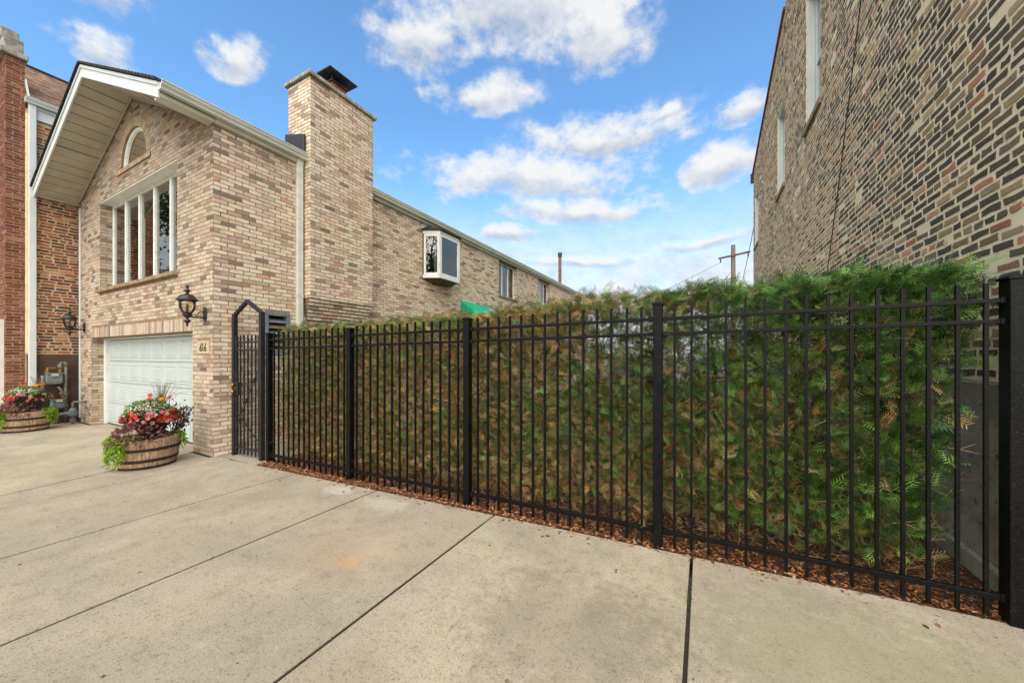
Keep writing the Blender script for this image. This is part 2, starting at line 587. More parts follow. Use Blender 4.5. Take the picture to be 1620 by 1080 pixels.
def lay(O, U, N, L, z0, z1, rows, course=0.0677, blen=0.2, joint=0.010, excl=None, lim=None, rng=random, hdr=0, jit=0.004, slop=0.0):
    """lay bricks on a wall; returns records (4 corners, normal). rows starts at course index so that walls share courses"""
    O, U, N = Vector(O), Vector(U), Vector(N)
    out = []
    k0 = int(math.floor(z0 / course))
    k1 = int(math.ceil(z1 / course))
    for k in range(k0, k1):
        a, b = k * course, (k + 1) * course - joint
        a, b = max(a, z0), min(b, z1)
        if b - a < 0.02:
            continue
        lo, hi = (0.0, L) if lim is None else lim(0.5 * (a + b))
        if hi - lo < 0.05:
            continue
        iv = [(lo, hi)]
        if excl:
            for (e0, e1) in excl(a, b):
                nv = []
                for (p, q) in iv:
                    if e1 <= p or e0 >= q:
                        nv.append((p, q))
                    else:
                        if e0 - p > 0.02:
                            nv.append((p, e0))
                        if q - e1 > 0.02:
                            nv.append((e1, q))
                iv = nv
        step = blen + joint
        head = hdr and (k % hdr == 0)
        if head:
            step = blen * 0.5 + joint
        sh = (k % 2) * step * 0.5 + rng.uniform(-jit, jit) * 3 + (rng.uniform(0, step) if slop else 0)
        for (p, q) in iv:
            u = math.floor((p - sh) / step) * step + sh
            while u < q:
                nu = u + step
                if slop and rng.random() < slop:
                    nu = u + step * rng.choice((0.5, 0.55, 0.75))
                s, e = max(u, p), min(nu - joint, q)
                if e - s > 0.012:
                    jz = rng.uniform(-jit, jit) * 0.6
                    ju = rng.uniform(-jit, jit)
                    c = [O + U * (s + ju) + Vector((0, 0, a + jz)), O + U * (e + ju) + Vector((0, 0, a + jz)),
                         O + U * (e + ju) + Vector((0, 0, b + jz)), O + U * (s + ju) + Vector((0, 0, b + jz))]
                    out.append((c, N))
                u = nu
    return out


def brick_arrays(recs, depth, cham, rough=0.0, rng=RNG):
    C = np.array([[tuple(p) for p in r[0]] for r in recs])          # n,4,3
    N = np.array([tuple(r[1]) for r in recs])[:, None, :]
    n = len(C)
    if rough:
        M = np.empty((n, 8, 3))
        M[:, 0::2] = C
        M[:, 1::2] = 0.5 * (C + np.roll(C, -1, axis=1))
        Uv = C[:, 1] - C[:, 0]
        Uv /= np.linalg.norm(Uv, axis=1, keepdims=True)
        Zv = C[:, 3] - C[:, 0]
        Zv /= np.linalg.norm(Zv, axis=1, keepdims=True)
        cen = M.mean(axis=1, keepdims=True)
        M[:, 0::2] = cen + (M[:, 0::2] - cen) * (1 - rng.uniform(0.0, rough * 9, (n, 4, 1)))
        M += Uv[:, None] * rng.normal(0, rough, (n, 8, 1)) + Zv[:, None] * rng.normal(0, rough * 0.75, (n, 8, 1))
        C = M
    k = C.shape[1]
    cen = C.mean(axis=1, keepdims=True)
    dv = C - cen
    ln = np.linalg.norm(dv, axis=2, keepdims=True)
    front = C - dv / ln * cham * 1.4 + N * (depth * (1 + rng.uniform(-0.35, 0.35, (n, 1, 1))))
    back = C - N * 0.004
    V = np.concatenate([back, front], axis=1)                        # n,2k,3
    side = [(i, (i + 1) % k, k + (i + 1) % k, k + i) for i in range(k)]
    if k == 4:
        top = [(4, 5, 6, 7)]
    else:
        top = [(k, k + 1, k + 2, k + 7), (k + 7, k + 2, k + 3, k + 6), (k + 6, k + 3, k + 4, k + 5)]
    return V, np.array(side + top)


def brickwork(recs, cols, thing_o, single_parent, mat, depth=0.007, cham=0.003, rough=0.0, singles=300):
    V, F = brick_arrays(recs, depth, cham, rough)
    sz = np.array([seen_size(r[0]) for r in recs])
    order = np.argsort(-sz)[:singles]
    pick = np.zeros(len(recs), bool)
    pick[order] = sz[order] > 0
    cols = np.asarray(cols)
    for i in np.nonzero(pick)[0]:
        par = single_parent(i)
        npmesh('brick', V[i], F, mat, par, np.repeat(cols[i][None], V.shape[1], 0))
    rest = ~pick
    Vr = V[rest]
    n, k = Vr.shape[:2]
    if n:
        Fr = (F[None] + (np.arange(n) * k)[:, None, None]).reshape(-1, 4)
        npmesh('brickwork', Vr.reshape(-1, 3), Fr, mat, thing_o, np.repeat(cols[rest], k, 0), kind='stuff')


def soft(c, top):
    """cap the brightest channel and keep the hue"""
    return np.maximum(c / np.maximum(1.0, c.max(axis=1, keepdims=True) / top), 0.005)


def palette(n, table, rng, jitter=0.10):
    cs = np.array([lin(*c) for c, w in table])
    w = np.array([w for c, w in table], float)
    idx = rng.choice(len(cs), n, p=w / w.sum())
    j = rng.normal(1.0, jitter, (n, 1)) * rng.normal(1.0, jitter * 0.08, (n, 3))
    return soft(cs[idx] * j, 0.8)


# ------------------------------------------------------------------ main measures (metres)
X0, Y0 = -6.89, 2.84            # near corner of the tan brick house
XL = -13.39                     # its far front corner
XC = 0.5 * (X0 + XL)
EAVE, RIDGE = 5.35, 6.81
YEND = 24.0
PITCH = (RIDGE - EAVE) / (X0 - XC)
XR = 1.80                       # wall of the building on the other side
XN = -13.65                     # side wall of the red brick neighbour


def fy(x):                      # fence line
    return 3.10 + (x + 5.79) * 0.0296


# ------------------------------------------------------------------ ground, pavement
g = MB()
g.box(-900, 900, -900, 900, -0.62, -0.12)
gr = g.build('ground', 'asphalt')
gr['kind'] = 'structure'

pav = struct('pavement')


def edge_y(x):                  # edge of the concrete beside the planting strip
    return 2.92 + (x + 5.81) * 0.0521


XS = [-6.50, -4.91, -3.44, -1.86, -0.08, 1.70, 3.4, 5.2]
GAP = 0.011
for i in range(len(XS) - 1):
    a, b = XS[i] + GAP, XS[i + 1] - GAP
    for (y0, y1) in ((-1.0, None), (-3.2, -1.0), (-5.4, -3.2)):
        m = MB()
        if y1 is None:
            m.hexa([(a, y0 + GAP, -0.11), (b, y0 + GAP, -0.11), (b, edge_y(b), -0.11), (a, edge_y(a), -0.11),
                    (a, y0 + GAP, 0), (b, y0 + GAP, 0), (b, edge_y(b), 0), (a, edge_y(a), 0)])
        else:
            m.box(a, b, y0 + GAP, y1 - GAP, -0.11, 0)
        m.build('slab', 'concrete', pav, bevel=0.006)
# slab at the gate and the narrow one along the drive
YC = 2.79
m = MB()
m.prism([(-6.50 - GAP, -1.0, 0), (-6.50 - GAP, 2.905, 0), (X0 + 0.006, 2.905, 0), (X0 + 0.006, YC, 0), (-7.47, YC, 0), (-7.30, 1.88, 0), (-7.10, 0.9, 0), (-6.75, -1.0, 0)], (0, 0, -0.11))
m.build('slab', 'concrete', pav, bevel=0.006)
m = MB()
m.box(X0 + 0.006, -5.84, 2.925, 5.6, -0.11, -0.004)
m.build('slab', 'concrete', pav, bevel=0.006)
j = MB()
j.box(-7.46, 5.2, -5.4, 2.92, -0.119, -0.007)
j.build('joint_filler', 'joint_dirt', pav)

drv = struct('driveway')
m = MB()
m.prism([(-7.496, YC, 0), (-7.326, 1.88, 0), (-7.126, 0.9, 0), (-6.776, -1.0, 0), (-6.6, -5.4, 0), (-22, -5.4, 0), (-22, 1.7, 0), (XN + 0.02, 1.9, 0), (XN + 0.02, YC, 0)], (0, 0, -0.112))
m.build('slab', 'concrete', drv, bevel=0.006)
m = MB()
m.box(-12.60, -7.60, YC + 0.014, 3.25, -0.112, -0.006)
m.build('apron', 'concrete', drv, bevel=0.006)
m = MB()
m.prism([(-7.40, YC, -0.005), (-7.22, 1.88, -0.005), (-7.02, 0.9, -0.005), (-6.67, -1.0, -0.005), (-6.87, -1.0, -0.005), (-7.2, 0.9, -0.005), (-7.4, 1.88, -0.005), (-7.6, YC, -0.005)], (0, 0, -0.1))
m.box(-13.6, -7.61, YC - 0.1, YC + 0.06, -0.118, -0.010)
m.box(-7.47, -6.87, YC - 0.1, Y0 + 0.1, -0.118, -0.008)
m.build('joint_filler', 'joint_dirt', drv)
m = MB()
m.box(XN, XL, YC, 3.6, -0.112, -0.01)
m.build('gap_slab', 'concrete', drv)

bed = MB()
n = 24
for i in range(n):
    xa = -5.84 + (1.80 + 5.84) * i / n
    xb = -5.84 + (1.80 + 5.84) * (i + 1) / n
    bed.hexa([(xa, edge_y(xa) + 0.004, -0.11), (xb, edge_y(xb) + 0.004, -0.11), (xb, 4.5, -0.11), (xa, 4.5, -0.11),
              (xa, edge_y(xa) + 0.004, -0.008), (xb, edge_y(xb) + 0.004, -0.008), (xb, 4.5, 0.015), (xa, 4.5, 0.015)])
bo = bed.build('planting_bed', 'mulch')
bo['kind'] = 'structure'
lw = MB()
lw.box(-5.84, 1.80, 4.505, 24.0, -0.11, 0.0)
lo_ = lw.build('lawn', 'lawn_soil')
lo_['kind'] = 'structure'
yd = MB()
yd.box(X0 + 0.02, -5.846, 5.61, 24.0, -0.11, -0.005)
yo = yd.build('yard_path', 'concrete')
yo['kind'] = 'structure'

# ------------------------------------------------------------------ tan brick house
HOUSE = thing('brick_house', 'tan brick house with gabled roof, arched window, garage door and side chimney', 'house', (XC, Y0, 0))


def wall_grid(mb, us, zs, holes, P, thick):
    """P(u,z,n)->point; holes list of (u0,u1,z0,z1)"""
    us = sorted(set(us + [h[0] for h in holes] + [h[1] for h in holes]))
    zs = sorted(set(zs + [h[2] for h in holes] + [h[3] for h in holes]))

    def solid(i, k):
        if i < 0 or k < 0 or i >= len(us) - 1 or k >= len(zs) - 1:
            return None
        uc, zc = 0.5 * (us[i] + us[i + 1]), 0.5 * (zs[k] + zs[k + 1])
        return not any(h[0] < uc < h[1] and h[2] < zc < h[3] for h in holes)
    for i in range(len(us) - 1):
        for k in range(len(zs) - 1):
            if not solid(i, k):
                continue
            a, b, c, d = us[i], us[i + 1], zs[k], zs[k + 1]
            mb.add([P(a, c, 0), P(b, c, 0), P(b, d, 0), P(a, d, 0)], [(0, 1, 2, 3)])
            mb.add([P(a, c, -thick), P(b, c, -thick), P(b, d, -thick), P(a, d, -thick)], [(3, 2, 1, 0)])
            for (di, dk, e) in ((-1, 0, ((a, c), (a, d))), (1, 0, ((b, d), (b, c))), (0, -1, ((b, c), (a, c))), (0, 1, ((a, d), (b, d)))):
                if solid(i + di, k + dk) is not True:
                    (p, q) = e
                    mb.add([P(*p, 0), P(*q, 0), P(*q, -thick), P(*p, -thick)], [(0, 1, 2, 3)])


# front wall: u from XL to X0
GA = (-12.62, -7.58, 0.0, 2.02)          # garage opening
WI = (-12.05, -8.17, 3.10, 5.06)         # large window opening
LW = X0 - XL
mb = MB()
PF = lambda u, z, n: (u, Y0 - n, z)
wall_grid(mb, [XL, X0], [0.0, EAVE], [GA, WI], PF, 0.28)
# gable with the arched opening
AR, AZ0, AZS = 0.64, 5.50, 5.56          # inner radius, bottom, spring line
zg = lambda u: RIDGE - abs(u - XC) * PITCH
cols = sorted(set([XL + 0.001, X0 - 0.001, XC] + [XC + AR * math.cos(PI * k / 24) for k in range(25)]))
for a, b in zip(cols[:-1], cols[1:]):
    mid = 0.5 * (a + b)
    if abs(mid - XC) < AR:
        ta = AZS + math.sqrt(max(0, AR ** 2 - (a - XC) ** 2))
        tb = AZS + math.sqrt(max(0, AR ** 2 - (b - XC) ** 2))
        mb.add([PF(a, EAVE, 0), PF(b, EAVE, 0), PF(b, AZ0, 0), PF(a, AZ0, 0)], [(0, 1, 2, 3)])
        mb.add([PF(a, ta, 0), PF(b, tb, 0), PF(b, zg(b), 0), PF(a, zg(a), 0)], [(0, 1, 2, 3)])
        mb.add([PF(a, ta, 0), PF(b, tb, 0), PF(b, tb, -0.28), PF(a, ta, -0.28)], [(3, 2, 1, 0)])
        mb.add([PF(a, AZ0, 0), PF(b, AZ0, 0), PF(b, AZ0, -0.28), PF(a, AZ0, -0.28)], [(0, 1, 2, 3)])
    else:
        mb.add([PF(a, EAVE, 0), PF(b, EAVE, 0), PF(b, zg(b), 0), PF(a, zg(a), 0)], [(0, 1, 2, 3)])
front_wall = mb.build('front_wall', 'house_mortar', HOUSE)

# side wall: u along +Y from Y0, normal +X
W2 = (11.92, 13.46, 3.94, 5.27)
W3 = (15.70, 17.14, 3.94, 5.27)
LV = (3.60, 4.04, 1.62, 2.39)
BY = (7.74, 9.00, 3.90, 4.98)
mb = MB()
PS = lambda u, z, n: (X0 + n, u, z)
wall_grid(mb, [Y0 + 0.282, YEND], [0.0, EAVE], [W2, W3, LV, BY], PS, 0.28)
side_wall = mb.build('side_wall', 'house_mortar', HOUSE)
mb = MB()
mb.box(XL, XL + 0.2, Y0 + 0.28, YEND, 0, EAVE)
mb.box(XL + 0.2, X0 - 0.28, YEND - 0.2, YEND, 0, EAVE)
mb.build('rear_wall', 'house_mortar', HOUSE)
mb = MB()      # floors and partitions that close the rooms behind the windows
mb.box(XL + 0.2, X0 - 0.29, Y0 + 0.29, YEND - 0.2, 2.60, 2.80)
mb.box(XL + 0.2, X0 - 0.29, Y0 + 2.6, Y0 + 2.7, 2.81, EAVE)
mb.box(XC - 1.6, XC + 1.6, Y0 + 0.9, Y0 + 1.0, EAVE + 0.02, RIDGE - 0.72)
mb.box(-9.2, -9.1, Y0 + 2.71, YEND - 0.2, 2.81, EAVE)
mb.box(XL + 0.2, X0 - 0.29, Y0 + 2.0, Y0 + 2.1, 0.0, 2.59)
mb.build('partition', 'interior', HOUSE)

# bricks of the house
rb = random.Random(3)
recs, wall_of = [], []


def push(rs, w):
    recs.extend(rs)
    wall_of.extend([w] * len(rs))


D = 0.0035


def excl_front(a, b):
    zc = 0.5 * (a + b)
    out = []
    if a < GA[3] + 0.235 - 0.02:
        out.append((GA[0] - XL - (0.0 if a < GA[3] else 0.0), GA[1] - XL))
    if WI[2] - 0.085 < b - 0.01 and a < WI[3] - 0.01:
        if b - 0.01 > WI[2] and a < WI[3] - 0.01:
            out.append((WI[0] - XL, WI[1] - XL))
        else:
            out.append((WI[0] - XL - 0.03, WI[1] - XL + 0.03))
    ro = AR + 0.205
    if b > AZ0 - 0.10 and a < AZS + ro:
        h = ro if zc < AZS else math.sqrt(max(0, ro * ro - (zc - AZS) ** 2))
        if h > 0.02:
            out.append((XC - XL - h - 0.008, XC - XL + h + 0.008))
    # number tile
    if b > 1.63 and a < 1.855:
        out.append((-7.40 - XL, -7.0 - XL))
    return out


def lim_front(z):
    if z < EAVE - 0.02:
        return (0.0, LW + D - 0.001)
    h = (RIDGE - z) / PITCH - 0.06
    return (LW / 2 - h, LW / 2 + h)


push(lay((XL, Y0, 0), (1, 0, 0), (0, -1, 0), LW, 0, RIDGE - 0.06, 0, excl=excl_front, lim=lim_front, rng=rb), 'f')
CH0, CH1, CHP = 4.29, 5.77, 0.25         # chimney along the wall, projection
CHZ, CHB = 6.97, 2.72


def excl_side(a, b):
    out = []
    for (u0, u1, z0, z1) in (W2, W3):
        if b - 0.01 > z0 and a < z1 - 0.01:
            out.append((u0 - Y0, u1 - Y0))
        elif b > z0 - 0.07 and a < z0:
            out.append((u0 - Y0 - 0.05, u1 - Y0 + 0.05))
    if b > LV[2] and a < LV[3]:
        out.append((LV[0] - Y0, LV[1] - Y0))
    if b > BY[2] - 0.06 and a < BY[3] + 0.05:
        out.append((BY[0] - Y0 - 0.06, BY[1] - Y0 + 0.06))
    if a > CHB - 0.3:
        out.append((CH0 - Y0 - 0.005, CH1 - Y0 + 0.05))
    return out


push(lay((X0, Y0 + 0.001, 0), (0, 1, 0), (1, 0, 0), YEND - Y0, 0, EAVE - 0.02, 0, excl=excl_side, rng=rb), 's')
# jambs of the openings
def jamb(x, y, U, N, L, z0, z1):
    return lay((x, y, 0), U, N, L, z0 + 0.003, z1 - 0.003, 0, rng=rb)
push(jamb(GA[0], Y0 + 0.004, (0, 1, 0), (1, 0, 0), 0.24, 0, GA[3]), 'f')
push(jamb(WI[0], Y0 + 0.004, (0, 1, 0), (1, 0, 0), 0.19, WI[2], WI[3]), 'f')
for w in (W2, W3):
    push(jamb(X0 - 0.004, w[1], (-1, 0, 0), (0, -1, 0), 0.16, w[2], w[3]), 's')
# soldier course over the garage
u = GA[0]
k = 0
while u < GA[1] - 0.03:
    e = min(u + 0.066, GA[1])
    p = lambda uu, z: Vector((uu, Y0, z))
    push([([p(u, GA[3] + 0.004), p(e, GA[3] + 0.004), p(e, GA[3] + 0.226), p(u, GA[3] + 0.226)], Vector((0, -1, 0)))], 'f')
    u += 0.0752
# rowlock arch and its sill
na = 32
for k in range(na):
    t0 = PI * (k + 0.07) / na
    t1 = PI * (k + 0.93) / na
    p = lambda r, t: Vector((XC + r * math.cos(t), Y0, AZS + r * math.sin(t)))
    push([([p(AR + 0.003, t0), p(AR + 0.2, t0), p(AR + 0.2, t1), p(AR + 0.003, t1)], Vector((0, -1, 0)))], 'f')
for s in (-1, 1):
    for z in (AZ0 + 0.002,):
        xs = sorted((XC + s * (AR + 0.003), XC + s * (AR + 0.2)))
        push([([Vector((xs[0], Y0, z)), Vector((xs[1], Y0, z)), Vector((xs[1], Y0, AZS - 0.004)), Vector((xs[0], Y0, AZS - 0.004))], Vector((0, -1, 0)))], 'f')
u = XC - AR - 0.2
while u < XC + AR + 0.18:
    p = lambda uu, z: Vector((uu, Y0 - 0.018, z))
    push([([p(u, AZ0 - 0.10), p(u + 0.066, AZ0 - 0.10), p(u + 0.066, AZ0 - 0.006), p(u, AZ0 - 0.006)], Vector((0, -1, 0)))], 'f')
    u += 0.075
mb = MB()
mb.box(XC - AR - 0.2, XC + AR + 0.2, Y0 - 0.018, Y0 + 0.1, AZ0 - 0.10, AZ0 - 0.004)
mb.build('arch_sill', 'house_mortar', HOUSE)

# chimney
CHX = X0 + CHP
CHI = -7.35
mb = MB()
mb.box(CHI, CHX, CH0, CH1, CHB, CHZ)
ncb = 6
for k in range(ncb):
    i = 0.034 * (k + 1)
    mb.box(X0 - 0.1, CHX - i, CH0 + i * 0.30, CH1 - i * 0.30, CHB - 0.0677 * (k + 1), CHB - 0.0677 * k)
chim = mb.build('chimney', 'house_mortar', HOUSE)
push(lay((CHX, CH0 - D, 0), (0, 1, 0), (1, 0, 0), CH1 - CH0 + D, CHB, CHZ, 0, rng=rb), 'c')
push(lay((CHI, CH0, 0), (1, 0, 0), (0, -1, 0), CHX - CHI, CHB, CHZ, 0, rng=rb), 'c')
push(lay((CHX, CH1, 0), (-1, 0, 0), (0, 1, 0), CHX - CHI, CHB, CHZ, 0, rng=rb), 'c')
push(lay((CHI, CH1, 0), (0, -1, 0), (-1, 0, 0), CH1 - CH0, RIDGE - 1.3, CHZ, 0, rng=rb), 'c')
for k in range(ncb):
    i = 0.034 * (k + 1)
    za, zb = CHB - 0.0677 * (k + 1), CHB - 0.0677 * k - 0.012
    off = (k % 2) * 0.105
    u = CH0 + i * 0.3
    e_all = CH1 - i * 0.3
    uu = u - off
    while uu < e_all:
        s, e = max(uu, u), min(uu + 0.2, e_all)
        if e - s > 0.03:
            p = lambda y, z: Vector((CHX - i, y, z))
            push([([p(s, za), p(e, za), p(e, zb), p(s, zb)], Vector((1, 0, 0)))], 'c')
        uu += 0.21
nb = len(recs)
HB = [((216, 198, 170), 5), ((228, 212, 184), 4), ((202, 180, 154), 4), ((180, 158, 136), 2.6), ((212, 182, 160), 2.4), ((154, 136, 120), 1.2),
      ((132, 116, 104), 0.5), ((200, 152, 122), 0.2), ((234, 220, 196), 1.5)]
bcols = soft(palette(nb, HB, RNG, 0.07) * 1.08, 0.78)
for i, r in enumerate(recs):
    z = r[0][0][2]
    if wall_of[i] == 'f' and AZ0 - 0.2 < z and abs(sum(p[0] for p in r[0]) / 4 - XC) < AR + 0.21 and not (abs(r[0][1][0] - r[0][0][0]) > 0.15 and abs(r[0][1][2] - r[0][0][2]) < 0.001) and z < AZS + AR + 0.21:
        bcols[i] = palette(1, [((212, 190, 154), 1), ((196, 170, 136), 1)], RNG, 0.06)[0] * 1.25
# weaker light on the front wall painted into its brick colour, darkest at the gable
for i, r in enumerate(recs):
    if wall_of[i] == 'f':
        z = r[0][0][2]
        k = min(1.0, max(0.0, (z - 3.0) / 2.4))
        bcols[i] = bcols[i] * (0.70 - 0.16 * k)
wp = {'f': front_wall, 's': side_wall, 'c': chim}
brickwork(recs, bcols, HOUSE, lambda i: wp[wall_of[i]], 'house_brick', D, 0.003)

# chimney cap, flue, hood, flashing
mb = MB()
mb.box(CHI - 0.06, CHX + 0.06, CH0 - 0.06, CH1 + 0.06, CHZ + 0.001, CHZ + 0.075)
mb.build('chimney_cap', 'limestone', HOUSE, bevel=0.012)
mb = MB()
mb.box(-7.17, -6.83, 4.88, 5.22, CHZ + 0.076, CHZ + 0.36)
flue = mb.build('flue', 'clay', HOUSE, bevel=0.01)
hc = (-7.0, 5.05)
mb = MB()
for sx_ in (-0.15, 0.15):
    for sy_ in (-0.15, 0.15):
        mb.bar((hc[0] + sx_, hc[1] + sy_, CHZ + 0.34), (hc[0] + sx_ * 1.2, hc[1] + sy_ * 1.2, CHZ + 0.52), 0.02, 0.02)
mb.box(hc[0] - 0.20, hc[0] + 0.20, hc[1] - 0.20, hc[1] + 0.20, CHZ + 0.362, CHZ + 0.385)
zc = CHZ + 0.50
V = [(hc[0] + a * 0.33, hc[1] + b * 0.33, zc) for a, b in ((-1, -1), (1, -1), (1, 1), (-1, 1))] + [(hc[0] + a * 0.33, hc[1] + b * 0.33, zc + 0.02) for a, b in ((-1, -1), (1, -1), (1, 1), (-1, 1))] + [(hc[0], hc[1], zc + 0.17)]
mb.add(V, [(3, 2, 1, 0), (0, 1, 5, 4), (1, 2, 6, 5), (2, 3, 7, 6), (3, 0, 4, 7), (4, 5, 8), (5, 6, 8), (6, 7, 8), (7, 4, 8)])
mb.build('flue_hood', 'hood_metal', HOUSE)
mb = MB()
mb.prism([(CHX - 0.12, CH0 - 0.012, 5.50), (CHX - 0.12, CH0 - 0.012, 5.86), (CHI - 0.02, CH0 - 0.012, 6.02), (CHI - 0.02, CH0 - 0.012, 5.6)], (0, -0.05, 0))
mb.build('flashing', 'flashing', HOUSE, bevel=0.015)

# roof: two slabs, soffit strips, rake boards
YF = 2.18
XE0, XE1 = XL - 0.14, X0 + 0.06
TH = 0.06


def zr(x):                       # underside of the roof deck
    return RIDGE + 0.10 - abs(x - XC) * PITCH


mb = MB()
for (xa, xb) in ((XE0, XC), (XC, XE1)):
    mb.hexa([(xa, YF, zr(xa)), (xb, YF, zr(xb)), (xb, YEND + 0.3, zr(xb)), (xa, YEND + 0.3, zr(xa)),
             (xa, YF, zr(xa) + TH), (xb, YF, zr(xb) + TH), (xb, YEND + 0.3, zr(xb) + TH), (xa, YEND + 0.3, zr(xa) + TH)])
roof = mb.build('roof', 'shingle_dark', HOUSE)
# shingle courses standing slightly proud along the rake and the eave
mb = MB()
ncs = 26
for side in (-1, 1):
    Lx = (XC - XE0) if side < 0 else (XE1 - XC)
    for k in range(ncs):
        a, b = Lx * k / ncs, Lx * (k + 1) / ncs + 0.03
        xa, xb = XC + side * a, XC + side * b
        za, zb = zr(xa) + TH + 0.012, zr(xb) + TH + 0.012
        pts = [(xa, YF - 0.075, za), (xb, YF - 0.075, zb), (xb, YEND + 0.32, zb), (xa, YEND + 0.32, za),
               (xa, YF - 0.075, za + 0.028), (xb, YF - 0.075, zb + 0.044), (xb, YEND + 0.32, zb + 0.044), (xa, YEND + 0.32, za + 0.028)]
        mb.hexa(pts)
mb.build('shingle_course', 'shingle_dark', roof, kind='stuff')
for side in (-1, 1):
    xe = XE0 if side < 0 else XE1 + 0.02
    # rake board (white) on the gable front
    mb = MB()
    mb.prism([(XC, YF - 0.001, zr(XC) + TH + 0.002), (xe, YF - 0.001, zr(xe) + TH + 0.002), (xe, YF - 0.001, zr(xe) - 0.16), (XC, YF - 0.001, zr(XC) - 0.16)], (0, -0.025, 0))
    mb.build('rake_board', 'white_metal', roof, bevel=0.004)
    mb = MB()
    mb.prism([(XC, YF - 0.027, zr(XC) + TH), (xe, YF - 0.027, zr(xe) + TH), (xe, YF - 0.027, zr(xe) + TH - 0.055), (XC, YF - 0.027, zr(XC) + TH - 0.055)], (0, -0.018, 0))
    mb.build('rake_trim', 'white_metal', roof, bevel=0.003)
    ns = 15
    Lx = abs(xe - XC) - 0.02
    for k in range(ns):
        a, b = Lx * k / ns, Lx * (k + 1) / ns - 0.02
        xa, xb = XC + side * a, XC + side * b
        zo = -0.105 - (0.012 if k in (8,) else 0)
        mb = MB()
        mb.hexa([(xa, YF + 0.002, zr(xa) + zo), (xb, YF + 0.002, zr(xb) + zo), (xb, Y0 - 0.012, zr(xb) + zo), (xa, Y0 - 0.012, zr(xa) + zo),
                 (xa, YF + 0.002, zr(xa) + zo + 0.02), (xb, YF + 0.002, zr(xb) + zo + 0.02), (xb, Y0 - 0.012, zr(xb) + zo + 0.02), (xa, Y0 - 0.012, zr(xa) + zo + 0.02)])
        mb.build('soffit_strip', 'soffit', roof, bevel=0.003)
    mb = MB()
    mb.hexa([(XC, YF + 0.002, zr(XC) - 0.07), (xe, YF + 0.002, zr(xe) - 0.07), (xe, Y0 - 0.012, zr(xe) - 0.07), (XC, Y0 - 0.012, zr(XC) - 0.07),
             (XC, YF + 0.002, zr(XC) - 0.06), (xe, YF + 0.002, zr(xe) - 0.06), (xe, Y0 - 0.012, zr(xe) - 0.06), (XC, Y0 - 0.012, zr(XC) - 0.06)])
    mb.build('soffit_backing', 'wood_trim', roof)
    mb = MB()
    mb.bar((XC, Y0 - 0.03, zr(XC) - 0.125), (xe - side * 0.2, Y0 - 0.03, zr(xe - side * 0.2) - 0.125), 0.03, 0.03)
    mb.build('soffit_moulding', 'soffit', roof)

# gutters along the side eave: fascia + K-profile
def gutter(name, y0, y1, parent, mat='gutter_metal', x=X0 + 0.08, z=5.36, s=1):
    prof = [(0, 0.0), (0.085, 0.0), (0.092, 0.03), (0.118, 0.062), (0.124, 0.095), (0.136, 0.100), (0.136, 0.115), (0.112, 0.115), (0.112, 0.1), (0.01, 0.02), (0.01, 0.115), (0, 0.115)]
    mb = MB()
    mb.prism([(x + s * a, y0, z + b) for a, b in prof], (0, y1 - y0, 0))
    return mb.build(name, mat, parent)


gutter('gutter', YF - 0.02, CH0 + 0.03, HOUSE)
gutter('gutter', CH1 + 0.012, YEND, HOUSE)
mb = MB()
mb.box(X0 + 0.012, X0 + 0.076, Y0, CH0 - 0.015, EAVE - 0.055, EAVE + 0.13)
mb.box(X0 + 0.012, X0 + 0.076, CH1 + 0.012, YEND, EAVE - 0.055, EAVE + 0.13)
mb.box(X0 - 0.12, X0 + 0.076, YF + 0.005, Y0 - 0.01, EAVE - 0.06, EAVE + 0.05)
mb.build('fascia', 'gutter_metal', HOUSE)
mb = MB()
gl = MB()
gl.box(XE0 - 0.10, XE0 + 0.0, YF, YF + 0.9, 5.28, 5.38)
gl.build('gutter', 'white_metal', HOUSE, bevel=0.01)


def downspout(name, x0, x1, y0, y1, z0, z1, mat, parent, foot=None):
    m_ = MB()
    m_.box(x0, x1, y0, y1, z0, z1)
    o = m_.build(name, mat, parent, bevel=0.012)
    for z in [z0 + (z1 - z0) * f for f in (0.22, 0.5, 0.78)]:
        s_ = MB()
        s_.box(x0 - 0.004, x1 + 0.003, y0 - 0.003, y1 + 0.003, z, z + 0.025)
        s_.build('strap', mat, o)
    return o


downspout('downspout', X0 + 0.015, X0 + 0.10, 4.14, 4.25, 0.1, 5.37, 'gutter_metal', HOUSE)
mb = MB()
mb.box(XL - 0.085, XL - 0.01, Y0 - 0.02, Y0 + 0.08, 0.1, 5.2)
mb.build('downspout', 'white_metal', HOUSE, bevel=0.01)
mb = MB()
mb.box(X0 + 0.002, X0 + 0.03, CH1 + 0.010, CH1 + 0.034, CHB - 0.1, EAVE)
mb.prism([(X0 + 0.004, CH1 + 0.034, CHB + 0.02), (X0 + 0.004, CH1 + 0.034, CHB - 0.45), (X0 + 0.004, CH1 - 0.07, CHB - 0.45)], (0.012, 0, 0))
mb.build('caulk_strip', 'caulk', HOUSE)

